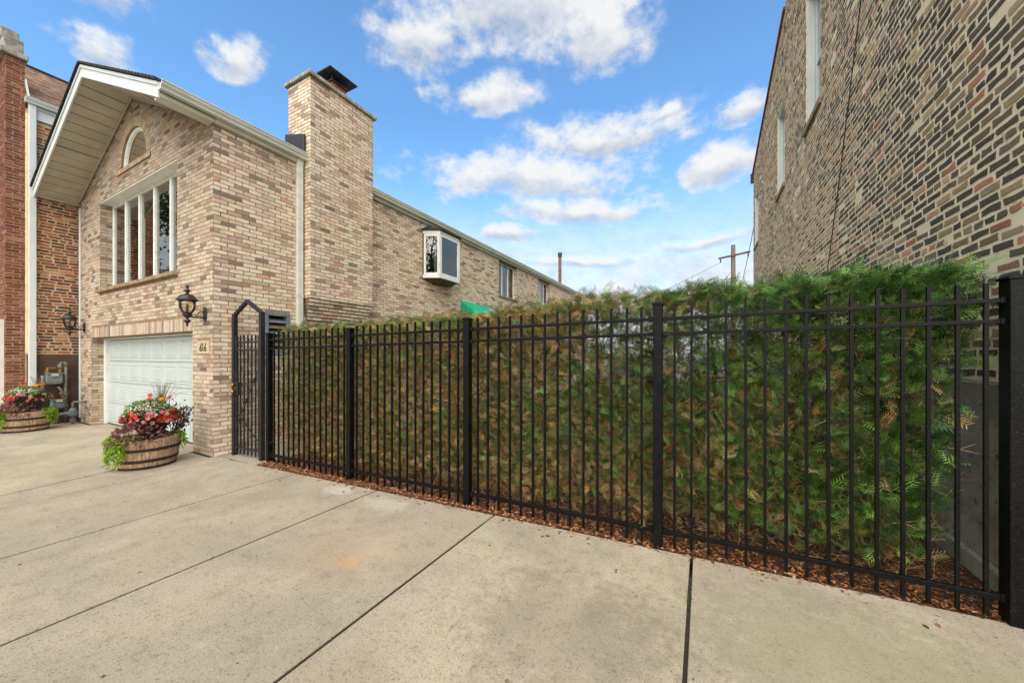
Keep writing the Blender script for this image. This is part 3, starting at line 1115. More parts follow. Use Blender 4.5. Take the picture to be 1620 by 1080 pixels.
# garage door
DX0, DX1, DY, DZ = GA[0] + 0.10, GA[1] - 0.06, Y0 + 0.25, GA[3] - 0.04
mb = MB()
mb.box(GA[0] + 0.002, DX0, Y0 + 0.19, Y0 + 0.29, 0.0, GA[3] - 0.002)
mb.box(DX1, GA[1] - 0.002, Y0 + 0.19, Y0 + 0.29, 0.0, GA[3] - 0.002)
mb.box(DX0 + 0.001, DX1 - 0.001, Y0 + 0.19, Y0 + 0.29, DZ, GA[3] - 0.002)
mb.build('garage_frame', 'white_frame', HOUSE, bevel=0.006)
gd = MB()
nr, nc = 4, 8
hh = (DZ - 0.02) / nr
for r_ in range(nr):
    gd.box(DX0 + 0.002, DX1 - 0.002, DY, DY + 0.045, 0.015 + r_ * hh, 0.015 + (r_ + 1) * hh - 0.008)
gdo = gd.build('garage_door', 'white_door', HOUSE, bevel=0.005)
cw = (DX1 - DX0) / nc
shared = None
for r_ in range(nr):
    for c_ in range(nc):
        xa = DX0 + cw * c_ + 0.055
        za = 0.015 + r_ * hh + 0.075
        w_, h_ = cw - 0.11, hh - 0.155
        q = MB()
        # raised panel: outer groove, sloped field
        y = DY
        q.add([(0, 0, 0), (w_, 0, 0), (w_, 0, h_), (0, 0, h_),
               (0.012, -0.016, 0.012), (w_ - 0.012, -0.016, 0.012), (w_ - 0.012, -0.016, h_ - 0.012), (0.012, -0.016, h_ - 0.012),
               (0.035, -0.004, 0.035), (w_ - 0.035, -0.004, 0.035), (w_ - 0.035, -0.004, h_ - 0.035), (0.035, -0.004, h_ - 0.035),
               (0.055, -0.014, 0.055), (w_ - 0.055, -0.014, 0.055), (w_ - 0.055, -0.014, h_ - 0.055), (0.055, -0.014, h_ - 0.055)],
              [(i + 4 * l, (i + 1) % 4 + 4 * l, (i + 1) % 4 + 4 * (l + 1), i + 4 * (l + 1)) for l in range(3) for i in range(4)] + [(12, 13, 14, 15)])
        if shared is None:
            po = q.build('door_panel', 'white_door', None)
            shared = po.data
            po.parent = gdo
        else:
            po = bpy.data.objects.new('door_panel', shared)
            COL.objects.link(po)
            po.parent = gdo
        po.location = Vector((xa, y + 0.001, za)) - Vector(OFF[HOUSE.name])
mb = MB()
mb.box(DX0, DX1, DY - 0.012, DY + 0.05, 0.0, 0.014)
mb.build('weather_strip', 'cable_black', HOUSE)

# the large front window
YW = Y0 + 0.19
mb = MB()
mb.box(WI[0] + 0.002, WI[1] - 0.002, Y0 - 0.001, Y0 + 0.24, WI[3] - 0.02, WI[3] + 0.0)
mb.build('lintel', 'white_frame', HOUSE, bevel=0.008)
mb = MB()
xm = 0.5 * (WI[0] + WI[1])
for (a, b) in ((WI[0] - 0.05, xm - 0.004), (xm + 0.004, WI[1] + 0.05)):
    mb.hexa([(a, Y0 - 0.075, WI[2] - 0.085), (b, Y0 - 0.075, WI[2] - 0.085), (b, Y0 + 0.2, WI[2] - 0.085), (a, Y0 + 0.2, WI[2] - 0.085),
             (a, Y0 - 0.08, WI[2] - 0.018), (b, Y0 - 0.08, WI[2] - 0.018), (b, Y0 + 0.2, WI[2] - 0.002), (a, Y0 + 0.2, WI[2] - 0.002)])
mb.build('sill', 'sill_stone', HOUSE, bevel=0.008)
win = MB()
fw = 0.065
win.box(WI[0] + 0.002, WI[1] - 0.002, YW, YW + 0.07, WI[2], WI[2] + fw)
win.box(WI[0] + 0.002, WI[1] - 0.002, YW, YW + 0.07, WI[3] - fw, WI[3] - 0.001)
win.box(WI[0] + 0.002, WI[0] + fw, YW + 0.001, YW + 0.069, WI[2] + fw, WI[3] - fw)
win.box(WI[1] - fw, WI[1] - 0.002, YW + 0.001, YW + 0.069, WI[2] + fw, WI[3] - fw)
wo_ = win.build('window', 'white_frame', HOUSE, bevel=0.006)
npn = 5
pw = (WI[1] - WI[0] - 2 * fw) / npn
for k in range(npn):
    xa = WI[0] + fw + pw * k
    if k:
        q = MB()
        q.box(xa - 0.034, xa + 0.034, YW - 0.008, YW + 0.06, WI[2] + fw, WI[3] - fw)
        q.build('mullion', 'white_frame', wo_, bevel=0.006)
    q = MB()
    q.box(xa + (0.035 if k else 0.001), xa + pw - (0.035 if k < npn - 1 else 0.001), YW + 0.03, YW + 0.036, WI[2] + fw, WI[3] - fw)
    q.build('pane', 'window_glass', wo_)
# curtains inside
for (xa, xb) in ((-11.95, -11.5), (-10.75, -10.35), (-8.75, -8.3)):
    q = MB()
    nn = 22
    V, F = [], []
    for i in range(nn + 1):
        x = xa + (xb - xa) * i / nn
        y = Y0 + 0.55 + 0.05 * math.sin(i * 1.9)
        V += [(x, y, 2.85), (x, y, 5.0)]
    for i in range(nn):
        F.append((2 * i, 2 * i + 2, 2 * i + 3, 2 * i + 1))
    q.add(V, F)
    q.build('curtain', 'curtain', HOUSE, smooth=True)

# arched window
arch = MB()
na = 28
V, F = [], []
prof = [(AR - 0.002, 0.09), (AR - 0.002, 0.035), (AR - 0.045, 0.035), (AR - 0.05, 0.05), (AR - 0.06, 0.05), (AR - 0.06, 0.075)]
pts = [(0, 0)]
ring = [PI * k / na for k in range(na + 1)]
for t in ring:
    for (r_, d) in prof:
        V.append((XC + r_ * math.cos(t), Y0 + d, AZS + r_ * math.sin(t)))
L = len(prof)
for i in range(na):
    for k in range(L - 1):
        F.append((i * L + k, (i + 1) * L + k, (i + 1) * L + k + 1, i * L + k + 1))
arch.add(V, F)
arch.box(XC - AR + 0.003, XC + AR - 0.003, Y0 + 0.036, Y0 + 0.09, AZ0, AZS - 0.01)
ao = arch.build('arched_window', 'white_frame', HOUSE)
q = MB()
rr = AR - 0.055
poly = [(XC + rr * math.cos(t), Y0 + 0.062, AZS + rr * math.sin(t)) for t in ring]
q.prism(poly, (0, 0.006, 0))
q.build('pane', 'window_glass', ao)

# windows on the side wall
for w in (W2, W3):
    xw = X0 - 0.15
    q = MB()
    q.box(xw - 0.06, xw, w[0] + 0.002, w[0] + 0.06, w[2], w[3] - 0.002)
    q.box(xw - 0.06, xw, w[1] - 0.06, w[1] - 0.002, w[2], w[3] - 0.002)
    q.box(xw - 0.061, xw - 0.001, w[0] + 0.06, w[1] - 0.06, w[2], w[2] + 0.06)
    q.box(xw - 0.061, xw - 0.001, w[0] + 0.06, w[1] - 0.06, w[3] - 0.06, w[3] - 0.002)
    wobj = q.build('window', 'white_frame', HOUSE, bevel=0.005)
    yy = [w[0] + 0.06, w[0] + 0.06 + (w[1] - w[0] - 0.12) * 0.32, w[0] + 0.06 + (w[1] - w[0] - 0.12) * 0.66, w[1] - 0.06]
    for k in range(3):
        q = MB()
        q.box(xw - 0.035, xw - 0.03, yy[k] + 0.001, yy[k + 1] - 0.001, w[2] + 0.06, w[3] - 0.06)
        q.build('pane', 'window_glass', wobj)
        if k:
            q = MB()
            q.box(xw - 0.05, xw + 0.008, yy[k] - 0.022, yy[k] + 0.022, w[2] + 0.06, w[3] - 0.06)
            q.build('mullion', 'white_frame', wobj, bevel=0.004)
    q = MB()
    q.box(xw - 0.075, xw - 0.07, w[0] + 0.02, w[0] + (w[1] - w[0]) * 0.64, w[2], w[3])
    q.build('curtain', 'curtain', HOUSE)
    q = MB()
    q.box(X0 - 0.28, X0 + 0.05, w[0] - 0.045, w[1] + 0.045, w[2] - 0.07, w[2] - 0.002)
    q.build('sill', 'sill_stone', HOUSE, bevel=0.006)
    q = MB()
    q.box(X0 - 0.20, X0 + 0.004, w[0] - 0.002, w[1] + 0.002, w[3] + 0.001, w[3] + 0.03)
    q.build('lintel', 'sill_stone', HOUSE)

# bay window
BP = 0.45
bz0, bz1 = 3.86, 5.0
A_, B_, C_, D_ = (X0 + 0.012, 7.68), (X0 + BP, 7.90), (X0 + BP, 8.80), (X0 + 0.012, 9.02)
bay = MB()
bay.prism([(*A_, bz0 - 0.09), (*B_, bz0 - 0.09), (*C_, bz0 - 0.09), (*D_, bz0 - 0.09)], (0, 0, 0.09))
bayo = bay.build('bay_window', 'white_frame', HOUSE, bevel=0.006)
bay = MB()
bay.prism([(*A_, bz1), (*B_, bz1), (*C_, bz1), (*D_, bz1)], (0, 0, 0.09))
bay.build('bay_head', 'white_frame', bayo, bevel=0.006)
for p, q_ in ((A_, B_), (B_, C_), (C_, D_)):
    P1, P2 = Vector((*p, 0)), Vector((*q_, 0))
    d = (P2 - P1).normalized()
    nrm = Vector((d.y, -d.x, 0))
    i0, i1 = P1 + d * 0.0, P2 - d * 0.0
    fr = MB()
    inn = -nrm * 0.035
    for s_, e_ in ((P1 + d * 0.03, P1 + d * 0.085), (P2 - d * 0.085, P2 - d * 0.03)):
        fr.hexa([(*(s_ + inn * 2)[:2], bz0), (*(e_ + inn * 2)[:2], bz0), (*(e_ + inn * .2)[:2], bz0), (*(s_ + inn * .2)[:2], bz0),
                 (*(s_ + inn * 2)[:2], bz1), (*(e_ + inn * 2)[:2], bz1), (*(e_ + inn * .2)[:2], bz1), (*(s_ + inn * .2)[:2], bz1)])
    for za, zb in ((bz0 + 0.001, bz0 + 0.06), (bz1 - 0.07, bz1 - 0.001)):
        s_, e_ = P1 + d * 0.086, P2 - d * 0.086
        fr.hexa([(*(s_ + inn * 2)[:2], za), (*(e_ + inn * 2)[:2], za), (*(e_ + inn * .2)[:2], za), (*(s_ + inn * .2)[:2], za),
                 (*(s_ + inn * 2)[:2], zb), (*(e_ + inn * 2)[:2], zb), (*(e_ + inn * .2)[:2], zb), (*(s_ + inn * .2)[:2], zb)])
    fr.build('sash', 'white_frame', bayo, bevel=0.005)
    gl_ = MB()
    s_, e_ = P1 + d * 0.086 + inn, P2 - d * 0.086 + inn
    gl_.prism([(*s_[:2], bz0 + 0.06), (*e_[:2], bz0 + 0.06), (*e_[:2], bz1 - 0.07), (*s_[:2], bz1 - 0.07)], nrm * 0.006)
    gl_.build('pane', 'window_glass', bayo)
for c in (B_, C_):
    po_ = MB()
    po_.box(c[0] - 0.06, c[0] - 0.004, c[1] - 0.035, c[1] + 0.035, bz0 + 0.001, bz1 - 0.001)
    po_.build('corner_post', 'white_frame', bayo, bevel=0.008)
rf = MB()
ov = 0.06
rf.add([(X0 + 0.012, 7.62, bz1 + 0.091), (X0 + BP + ov, 7.86, bz1 + 0.091), (X0 + BP + ov, 8.84, bz1 + 0.091), (X0 + 0.012, 9.08, bz1 + 0.091),
        (X0 + 0.012, 7.62, bz1 + 0.115), (X0 + BP + ov, 7.86, bz1 + 0.115), (X0 + BP + ov, 8.84, bz1 + 0.115), (X0 + 0.012, 9.08, bz1 + 0.115),
        (X0 + 0.012, 7.95, bz1 + 0.32), (X0 + 0.012, 8.75, bz1 + 0.32)],
       [(3, 2, 1, 0), (0, 1, 5, 4), (1, 2, 6, 5), (2, 3, 7, 6), (4, 5, 8), (5, 6, 9, 8), (6, 7, 9), (0, 4, 8, 9, 7, 3)])
rf.build('bay_roof', 'shingle_dark', bayo)
st = MB()      # stepped flashing up the wall over the bay
for k in range(6):
    y = 7.64 + k * 0.055
    z = bz1 + 0.14 + k * 0.036
    st.box(X0 + 0.012, X0 + 0.03, y, y + 0.075, z, z + 0.11)
st.build('step_flashing', 'white_metal', bayo)
sk = MB()
sk.add([(X0 + 0.012, 7.72, bz0 - 0.091), (X0 + BP - 0.03, 7.93, bz0 - 0.091), (X0 + BP - 0.03, 8.77, bz0 - 0.091), (X0 + 0.012, 8.98, bz0 - 0.091),
        (X0 + 0.012, 7.85, bz0 - 0.16), (X0 + BP - 0.16, 8.02, bz0 - 0.16), (X0 + BP - 0.16, 8.70, bz0 - 0.16), (X0 + 0.012, 8.85, bz0 - 0.16)],
       [(0, 1, 2, 3), (4, 7, 6, 5), (0, 4, 5, 1), (1, 5, 6, 2), (2, 6, 7, 3), (3, 7, 4, 0)])
sk.build('bay_base', 'wood_trim', bayo)
q = MB()
q.box(X0 - 0.1, X0 - 0.02, 8.3, 8.95, 3.9, 4.95)
q.build('blind', 'curtain', bayo)

# louvred vent
q = MB()
q.box(X0 - 0.1, X0 + 0.03, LV[0], LV[1], LV[3] - 0.06, LV[3])
q.box(X0 - 0.1, X0 + 0.03, LV[0], LV[0] + 0.06, LV[2], LV[3] - 0.061)
q.box(X0 - 0.1, X0 + 0.03, LV[1] - 0.06, LV[1], LV[2], LV[3] - 0.061)
q.box(X0 - 0.1, X0 + 0.03, LV[0] + 0.061, LV[1] - 0.061, LV[2], LV[2] + 0.05)
lvo = q.build('louvre_vent', 'louvre_metal', HOUSE, bevel=0.006)
q = MB()
q.box(X0 - 0.27, X0 - 0.26, LV[0], LV[1], LV[2], LV[3])
q.build('vent_backing', 'cable_black', lvo)
for k in range(6):
    z = LV[2] + 0.06 + k * 0.105
    q = MB()
    q.hexa([(X0 + 0.02, LV[0] + 0.062, z), (X0 + 0.02, LV[1] - 0.062, z), (X0 - 0.08, LV[1] - 0.062, z + 0.07), (X0 - 0.08, LV[0] + 0.062, z + 0.07),
            (X0 + 0.02, LV[0] + 0.062, z + 0.012), (X0 + 0.02, LV[1] - 0.062, z + 0.012), (X0 - 0.08, LV[1] - 0.062, z + 0.082), (X0 - 0.08, LV[0] + 0.062, z + 0.082)])
    q.build('slat', 'louvre_metal' if k % 2 else 'louvre_slat', lvo)
# vent pipe on the roof
q = MB()
q.tube([(-7.6, 20.5, 5.6), (-7.6, 20.5, 7.55)], 0.095, 14)
vp = q.build('vent_pipe', 'rust_metal', HOUSE, smooth=False)
q = MB()
q.tube([(-7.6, 20.5, 7.55), (-7.6, 20.5, 7.8)], 0.125, 14)
q.build('pipe_cap', 'hood_metal', vp)

# ------------------------------------------------------------------ building on the right
APT = thing('apartment_building', 'tall building of dark and tan common brick with white windows, right of hedge', 'building', (XR, 3.0, 0))
RW = [(8.0, 9.0, 6.05, 8.62), (11.10, 12.10, 5.92, 8.08), (15.90, 16.90, 5.82, 7.80)]
YR0, YR1 = 3.40, 17.34
ZT = 10.9
FND = 1.42
mb = MB()
PR = lambda u, z, n: (XR - n, u, z)


def top_r(y):
    return ZT if y < 11.0 else 10.12 - (y - 11.2) * (10.12 - 8.95) / (17.34 - 11.2)


wall_grid(mb, [YR0, 11.0], [FND, ZT], [RW[0]], PR, 0.3)
wall_grid(mb, [11.0, YR1], [FND, 8.9], RW[1:], PR, 0.3)
mb.prism([(XR, 11.0, 8.9), (XR, YR1, 8.9), (XR, YR1, top_r(YR1)), (XR, 11.0, top_r(11.0))], (0.3, 0, 0))
mb.box(XR + 0.31, 10.0, YR0 + 0.002, YR0 + 0.3, FND, ZT - 0.01)
mb.box(XR + 0.31, 10.0, 16.9, 17.2, FND, 8.85)
mb.box(XR + 0.31, 10.0, YR0 + 0.31, 16.9, 8.6, 8.8)
rwall = mb.build('side_wall', 'common_mortar', APT)
mb = MB()
mb.box(XR - 0.012, 10.0, YR0 - 0.012, YR1, -0.1, FND - 0.001)
mb.prism([(XR - 0.013, YR0 + 0.05, 0), (XR - 0.013, YR1, 0), (XR - 0.013, YR1, 0.16), (XR - 0.013, YR0 + 0.05, 0.16)], (-0.05, 0, 0))
mb.build('foundation', 'foundation', APT, bevel=0.02)
mb = MB()
for a, b in ((YR0, 10.98),):
    mb.box(XR - 0.04, XR + 0.34, a, b, ZT, ZT + 0.08)
mb.prism([(XR - 0.05, 11.01, top_r(11.01) + 0.002), (XR - 0.05, YR1 + 0.05, top_r(YR1 + 0.05) + 0.002), (XR - 0.05, YR1 + 0.05, top_r(YR1 + 0.05) + 0.07), (XR - 0.05, 11.01, top_r(11.01) + 0.07)], (0.4, 0, 0))
mb.build('coping', 'clay', APT, bevel=0.01)
mb = MB()
mb.box(XR - 0.10, XR + 0.1, YR1 + 0.002, YR1 + 0.06, 8.55, 8.93)
mb.build('gutter_end', 'flashing', APT)
rr_ = random.Random(5)


def excl_r(a, b):
    out = []
    for (u0, u1, z0, z1) in RW:
        if b > z0 - 0.12 and a < z1 + 0.02:
            pad = 0.0 if a > z0 - 0.01 else 0.08
            out.append((u0 - YR0 - pad, u1 - YR0 + pad))
    return out


def lim_r(z):
    if z < top_r(YR1):
        return (0, YR1 - YR0)
    if z > 10.13:
        return (0, 11.0 - YR0)
    y = 11.2 + (10.12 - z) / ((10.12 - 8.95) / (17.34 - 11.2))
    return (0, max(11.0, min(YR1, y)) - YR0)


rrec = lay((XR, YR0, 0), (0, 1, 0), (-1, 0, 0), YR1 - YR0, FND + 0.01, ZT, 0, course=0.0725, blen=0.195, joint=0.0235, excl=excl_r, lim=lim_r, rng=rr_, hdr=7, jit=0.006, slop=0.10)
frec = lay((10.0, YR0, 0), (-1, 0, 0), (0, -1, 0), 10.0 - XR, FND + 0.01, ZT - 0.02, 0, course=0.0715, blen=0.195, joint=0.015, rng=rr_, hdr=7, jit=0.004)
nsing = len(rrec)
# some bricks are smeared over with mortar
keep = []
for r in rrec:
    y, z = r[0][0].y, r[0][0].z
    s = math.sin(y * 1.7 + z * 0.9) * math.sin(z * 1.3 - y * 0.6 + 1.0)
    if rr_.random() < 0.015 + (0.05 if s > 0.6 else 0.0):
        continue
    keep.append(r)
rrec = keep + frec
CD = [((80, 72, 66), 5), ((94, 86, 78), 3), ((114, 100, 88), 2.4), ((138, 116, 94), 1.8), ((160, 118, 94), 0.7), ((180, 124, 98), 0.35), ((164, 146, 116), 1.2)]
CL = [((182, 158, 126), 4), ((164, 138, 110), 3), ((202, 178, 146), 3.4), ((134, 116, 98), 1.8), ((190, 148, 118), 1.2), ((96, 86, 78), 1.5)]
cd = palette(len(rrec), CD, RNG, 0.13)
cl = palette(len(rrec), CL, RNG, 0.10)
wm = np.array([1.05, 1.0, 0.92])
cd, cl = soft(cd * 0.97 * wm, 0.6), soft(cl * 1.3 * wm, 0.6)
rcol = cd.copy()
for i, r in enumerate(rrec):
    y, z = r[0][0].y, r[0][0].z
    p = 0.08 + 0.70 * min(1, max(0, (y - 4.6) / 4.0)) + 0.10 * math.sin(y * 2.3 + z * 1.1)
    if rr_.random() < p:
        rcol[i] = cl[i]
brickwork(rrec, rcol, APT, lambda i: rwall, 'common_brick', 0.004, 0.003, rough=0.0046)
for (u0, u1, z0, z1) in RW:
    xw = XR + 0.13
    q = MB()
    q.box(xw, xw + 0.07, u0 + 0.002, u0 + 0.09, z0, z1)
    q.box(xw, xw + 0.07, u1 - 0.09, u1 - 0.002, z0, z1)
    q.box(xw - 0.001, xw + 0.069, u0 + 0.09, u1 - 0.09, z0, z0 + 0.08)
    q.box(xw - 0.001, xw + 0.069, u0 + 0.09, u1 - 0.09, z1 - 0.10, z1 - 0.001)
    q.box(XR + 0.02, xw - 0.003, u0 + 0.002, u0 + 0.05, z0, z1 - 0.001)
    q.box(XR + 0.02, xw - 0.003, u1 - 0.05, u1 - 0.002, z0, z1 - 0.001)
    q.box(XR + 0.021, xw - 0.003, u0 + 0.05, u1 - 0.05, z1 - 0.05, z1 - 0.002)
    wobj = q.build('window', 'white_metal', APT, bevel=0.006)
    zm = z0 + (z1 - z0) * 0.47
    q = MB()
    q.box(xw + 0.012, xw + 0.06, u0 + 0.091, u1 - 0.091, zm - 0.035, zm + 0.035)
    q.build('meeting_rail', 'white_metal', wobj, bevel=0.004)
    for za, zb, dd in ((z0 + 0.081, zm - 0.036, 0.045), (zm + 0.036, z1 - 0.101, 0.03)):
        q = MB()
        q.box(xw + dd, xw + dd + 0.006, u0 + 0.091, u1 - 0.091, za, zb)
        q.build('pane', 'window_glass', wobj)
    q = MB()
    q.box(XR - 0.05, XR + 0.14, u0 - 0.07, u1 + 0.07, z0 - 0.11, z0 - 0.004)
    q.build('sill', 'sill_stone', APT, bevel=0.008)
    q = MB()
    q.box(XR + 0.3, XR + 0.9, u0 - 0.1, u1 + 0.1, z0 - 0.1, z0 - 0.05)
    q.box(XR + 0.9, XR + 0.95, u0 - 0.1, u1 + 0.1, z0 - 0.1, z1 + 0.1)
    q.build('interior', 'interior', APT)
q = MB()
q.tube([(XR - 0.02, 6.05, 6.3), (XR - 0.022, 6.3, 5.75), (XR - 0.022, 6.62, 5.0), (XR - 0.022, 7.0, 4.1), (XR - 0.022, 7.5, 3.05), (XR - 0.022, 7.72, 2.4), (XR - 0.022, 7.8, 0.2)], 0.007, 6)
tag(q.build('wall_cable', 'cable_black'), 'thin black cable running slantwise down the dark and tan brick wall', 'cable')

# ------------------------------------------------------------------ red brick neighbour on the left
NB = thing('neighbour_house', 'dark red brick house with white downspout and tan shingled roof at left edge', 'house', (XN, 1.9, 0))
NY0, NYP, NEV = 1.80, 2.06, 7.25
mb = MB()
mb.box(-20.0, XN, NYP + 0.001, 12.0, 0, NEV)
nwall = mb.build('side_wall', 'neighbour_mortar', NB)
mb = MB()
mb.box(-20.0, XN + 0.001, NY0, NYP, 0, 8.35)
npier = mb.build('front_wall', 'red_mortar', NB)
rn = random.Random(9)
nrec, nwho, ncol = [], [], []


def excl_n(a, b):
    return [(0, 0.9)] if a < 1.62 and False else []


a_ = lay((XN, NYP + 0.06, 0), (0, 1, 0), (1, 0, 0), 2.6, 1.66, NEV - 0.25, 0, course=0.072, blen=0.2, joint=0.022, rng=rn, hdr=6, jit=0.006, slop=0.12)
NBK = [((146, 86, 66), 4), ((114, 72, 62), 3), ((176, 102, 72), 2), ((92, 66, 60), 2), ((182, 122, 88), 1), ((190, 150, 116), 1.2)]
NTN = [((168, 128, 96), 2), ((160, 92, 64), 2), ((140, 100, 76), 2), ((96, 58, 46), 1.5)]
c1 = palette(len(a_), NBK, RNG, 0.12)
c2 = palette(len(a_), NTN, RNG, 0.1)
for i, r in enumerate(a_):
    y, z = r[0][0].y, r[0][0].z
    if rn.random() < 0.35 * max(0, math.sin(z * 1.9 + 0.8)):
        c1[i] = c2[i]
nrec += a_
nwho += [nwall] * len(a_)
b_ = lay((XN + 0.001, NY0 - 0.006, 0), (0, 1, 0), (1, 0, 0), NYP - NY0 + 0.006, 0.02, 8.3, 0, course=0.0677, blen=0.2, joint=0.008, rng=rn)
b_ += lay((-20.0, NY0, 0), (1, 0, 0), (0, -1, 0), 20.0 + XN, 0.02, 8.3, 0, course=0.0677, blen=0.2, joint=0.008, rng=rn,
          excl=lambda a, b: [(20 + XN - 1.22, 20 + XN - 0.13)] if a < 2.42 else [])
nrec += b_
nwho += [npier] * len(b_)
c3 = palette(len(b_), [((126, 80, 64), 4), ((108, 68, 56), 3), ((142, 92, 72), 2), ((154, 112, 88), 0.8)], RNG, 0.08)
brickwork(nrec, np.concatenate([c1, c3]), NB, lambda i: nwho[i], 'red_brick', 0.0035, 0.003, rough=0.003)
mb = MB()
mb.box(XN, XN + 0.016, NYP + 0.02, 5.0, -0.1, 1.64)
mb.build('foundation', 'brown_paint', NB, bevel=0.006)
mb = MB()
mb.box(XN + 0.001, XN + 0.009, NYP + 0.001, NYP + 0.06, 1.66, NEV - 0.1)
mb.build('mortar_seam', 'common_mortar', NB)
for (xa, xb, ya, yb, za, zb) in ((-14.3, XN + 0.08, NY0 - 0.08, NYP + 0.04, 8.30, 8.42), (-14.4, XN + 0.02, NY0 - 0.03, NYP - 0.02, 8.421, 8.72), (-14.4, XN - 0.12, NY0 - 0.05, NYP - 0.06, 8.721, 8.95)):
    mb = MB()
    mb.box(xa, xb, ya, yb, za, zb)
    mb.build('coping_stone', 'limestone', NB, bevel=0.02)
# roof slope with shingles
RX = -16.5
zr0, zr1 = 7.52, 9.58
mb = MB()
mb.hexa([(XN + 0.10, NYP + 0.001, zr0 - 0.06), (XN + 0.10, 12, zr0 - 0.06), (RX, 12, zr1 - 0.06), (RX, NYP + 0.001, zr1 - 0.06),
         (XN + 0.10, NYP + 0.001, zr0), (XN + 0.10, 12, zr0), (RX, 12, zr1), (RX, NYP + 0.001, zr1)])
mb.box(-20, RX, NYP + 0.001, 12, zr1 - 0.3, zr1 - 0.002)
nroof = mb.build('roof', 'shingle_tan', NB)
sh = MB()
sl = Vector((RX - XN - 0.10, 0, zr1 - zr0))
sll = sl.length
sl.normalize()
nn = Vector((-sl.z, 0, sl.x))
if nn.z < 0:
    nn = -nn
rows = 26
for k in range(rows):
    s0 = sll * k / rows
    s1 = sll * (k + 1) / rows + 0.02
    y = NYP + 0.002 - rn.uniform(0, 0.2)
    while y < 5.2:
        w_ = rn.choice((0.16, 0.2, 0.28, 0.33))
        t = rn.uniform(0.008, 0.02)
        A = Vector((XN + 0.10, max(y, NYP + 0.002), zr0)) + sl * (s0 + rn.uniform(-0.006, 0.006))
        B = Vector((XN + 0.10, max(y, NYP + 0.002), zr0)) + sl * s1
        dyv = Vector((0, y + w_ - 0.006 - max(y, NYP + 0.002), 0))
        if dyv.y > 0.02:
            sh.hexa([A, A + dyv, B + dyv, B, A + nn * t, A + dyv + nn * t, B + dyv + nn * 0.004, B + nn * 0.004])
        y += w_
sh.build('shingles', 'shingle_tan', nroof, kind='stuff')
mb = MB()
mb.bar((RX, NYP, zr1 + 0.02), (RX, 12, zr1 + 0.02), 0.12, 0.05)
mb.build('ridge_cap', 'shingle_dark', nroof)
mb = MB()
mb.box(XN + 0.002, XN + 0.05, NYP + 0.06, 5.2, NEV - 0.2, NEV + 0.16)
mb.box(XN + 0.05, XN + 0.075, NYP + 0.06, 5.2, NEV + 0.03, NEV + 0.16)
mb.build('fascia', 'white_metal', NB, bevel=0.006)
gutter('gutter', NYP - 0.02, 5.2, NB, 'white_metal', x=XN + 0.076, z=NEV + 0.10)
mb = MB()
mb.bar((XN + 0.15, NYP + 0.03, NEV + 0.2), (XN + 0.02, NYP - 0.0, NEV + 0.62), 0.10, 0.015, up=(0, 1, 0))
mb.build('step_flashing', 'white_metal', NB)
downspout('downspout', XN + 0.02, XN + 0.115, NYP + 0.035, NYP + 0.145, 0.25, NEV + 0.12, 'white_metal', NB)
mb = MB()
mb.bar((XN + 0.067, NYP + 0.09, 0.28), (XN + 0.30, NYP + 0.10, 0.10), 0.09, 0.08, up=(0, 1, 0))
mb.build('downspout_shoe', 'white_metal', NB, bevel=0.01)
# white door in the front of the neighbour
mb = MB()
dx1, dx0 = XN - 0.16, XN - 1.18
mb.box(dx1 - 0.08, dx1, NY0 - 0.06, NY0 + 0.1, 0.1, 2.4)
mb.box(dx0, dx0 + 0.08, NY0 - 0.06, NY0 + 0.1, 0.1, 2.4)
mb.box(dx0 + 0.08, dx1 - 0.08, NY0 - 0.06, NY0 + 0.1, 2.3, 2.4)
mb.build('door_frame', 'white_frame', NB, bevel=0.008)
mb = MB()
mb.box(dx0 + 0.082, dx1 - 0.082, NY0 - 0.02, NY0 + 0.03, 0.1, 2.298)
ndo = mb.build('door', 'white_door', NB, bevel=0.006)
mb = MB()
mb.lathe([(0.012, 0), (0.03, 0.01), (0.03, 0.04), (0.01, 0.05)], (dx1 - 0.15, NY0 - 0.07, 1.2), 12)
mb.bar((dx1 - 0.15, NY0 - 0.07, 1.22), (dx1 - 0.15, NY0 - 0.021, 1.22), 0.02, 0.02)
mb.build('door_handle', 'brass', ndo)

# ------------------------------------------------------------------ fence
FX = [-5.80, -4.05, -2.24, -0.335, 1.66]
FT = [1.945, 1.962, 2.008, 2.048, 2.078]
FENCE = thing('iron_fence', 'long black iron picket fence in front of the clipped hedge', 'fence', (-2.1, fy(-2.1), 0))


def lerp_x(x, xs, vs):
    return float(np.interp(x, xs, vs))


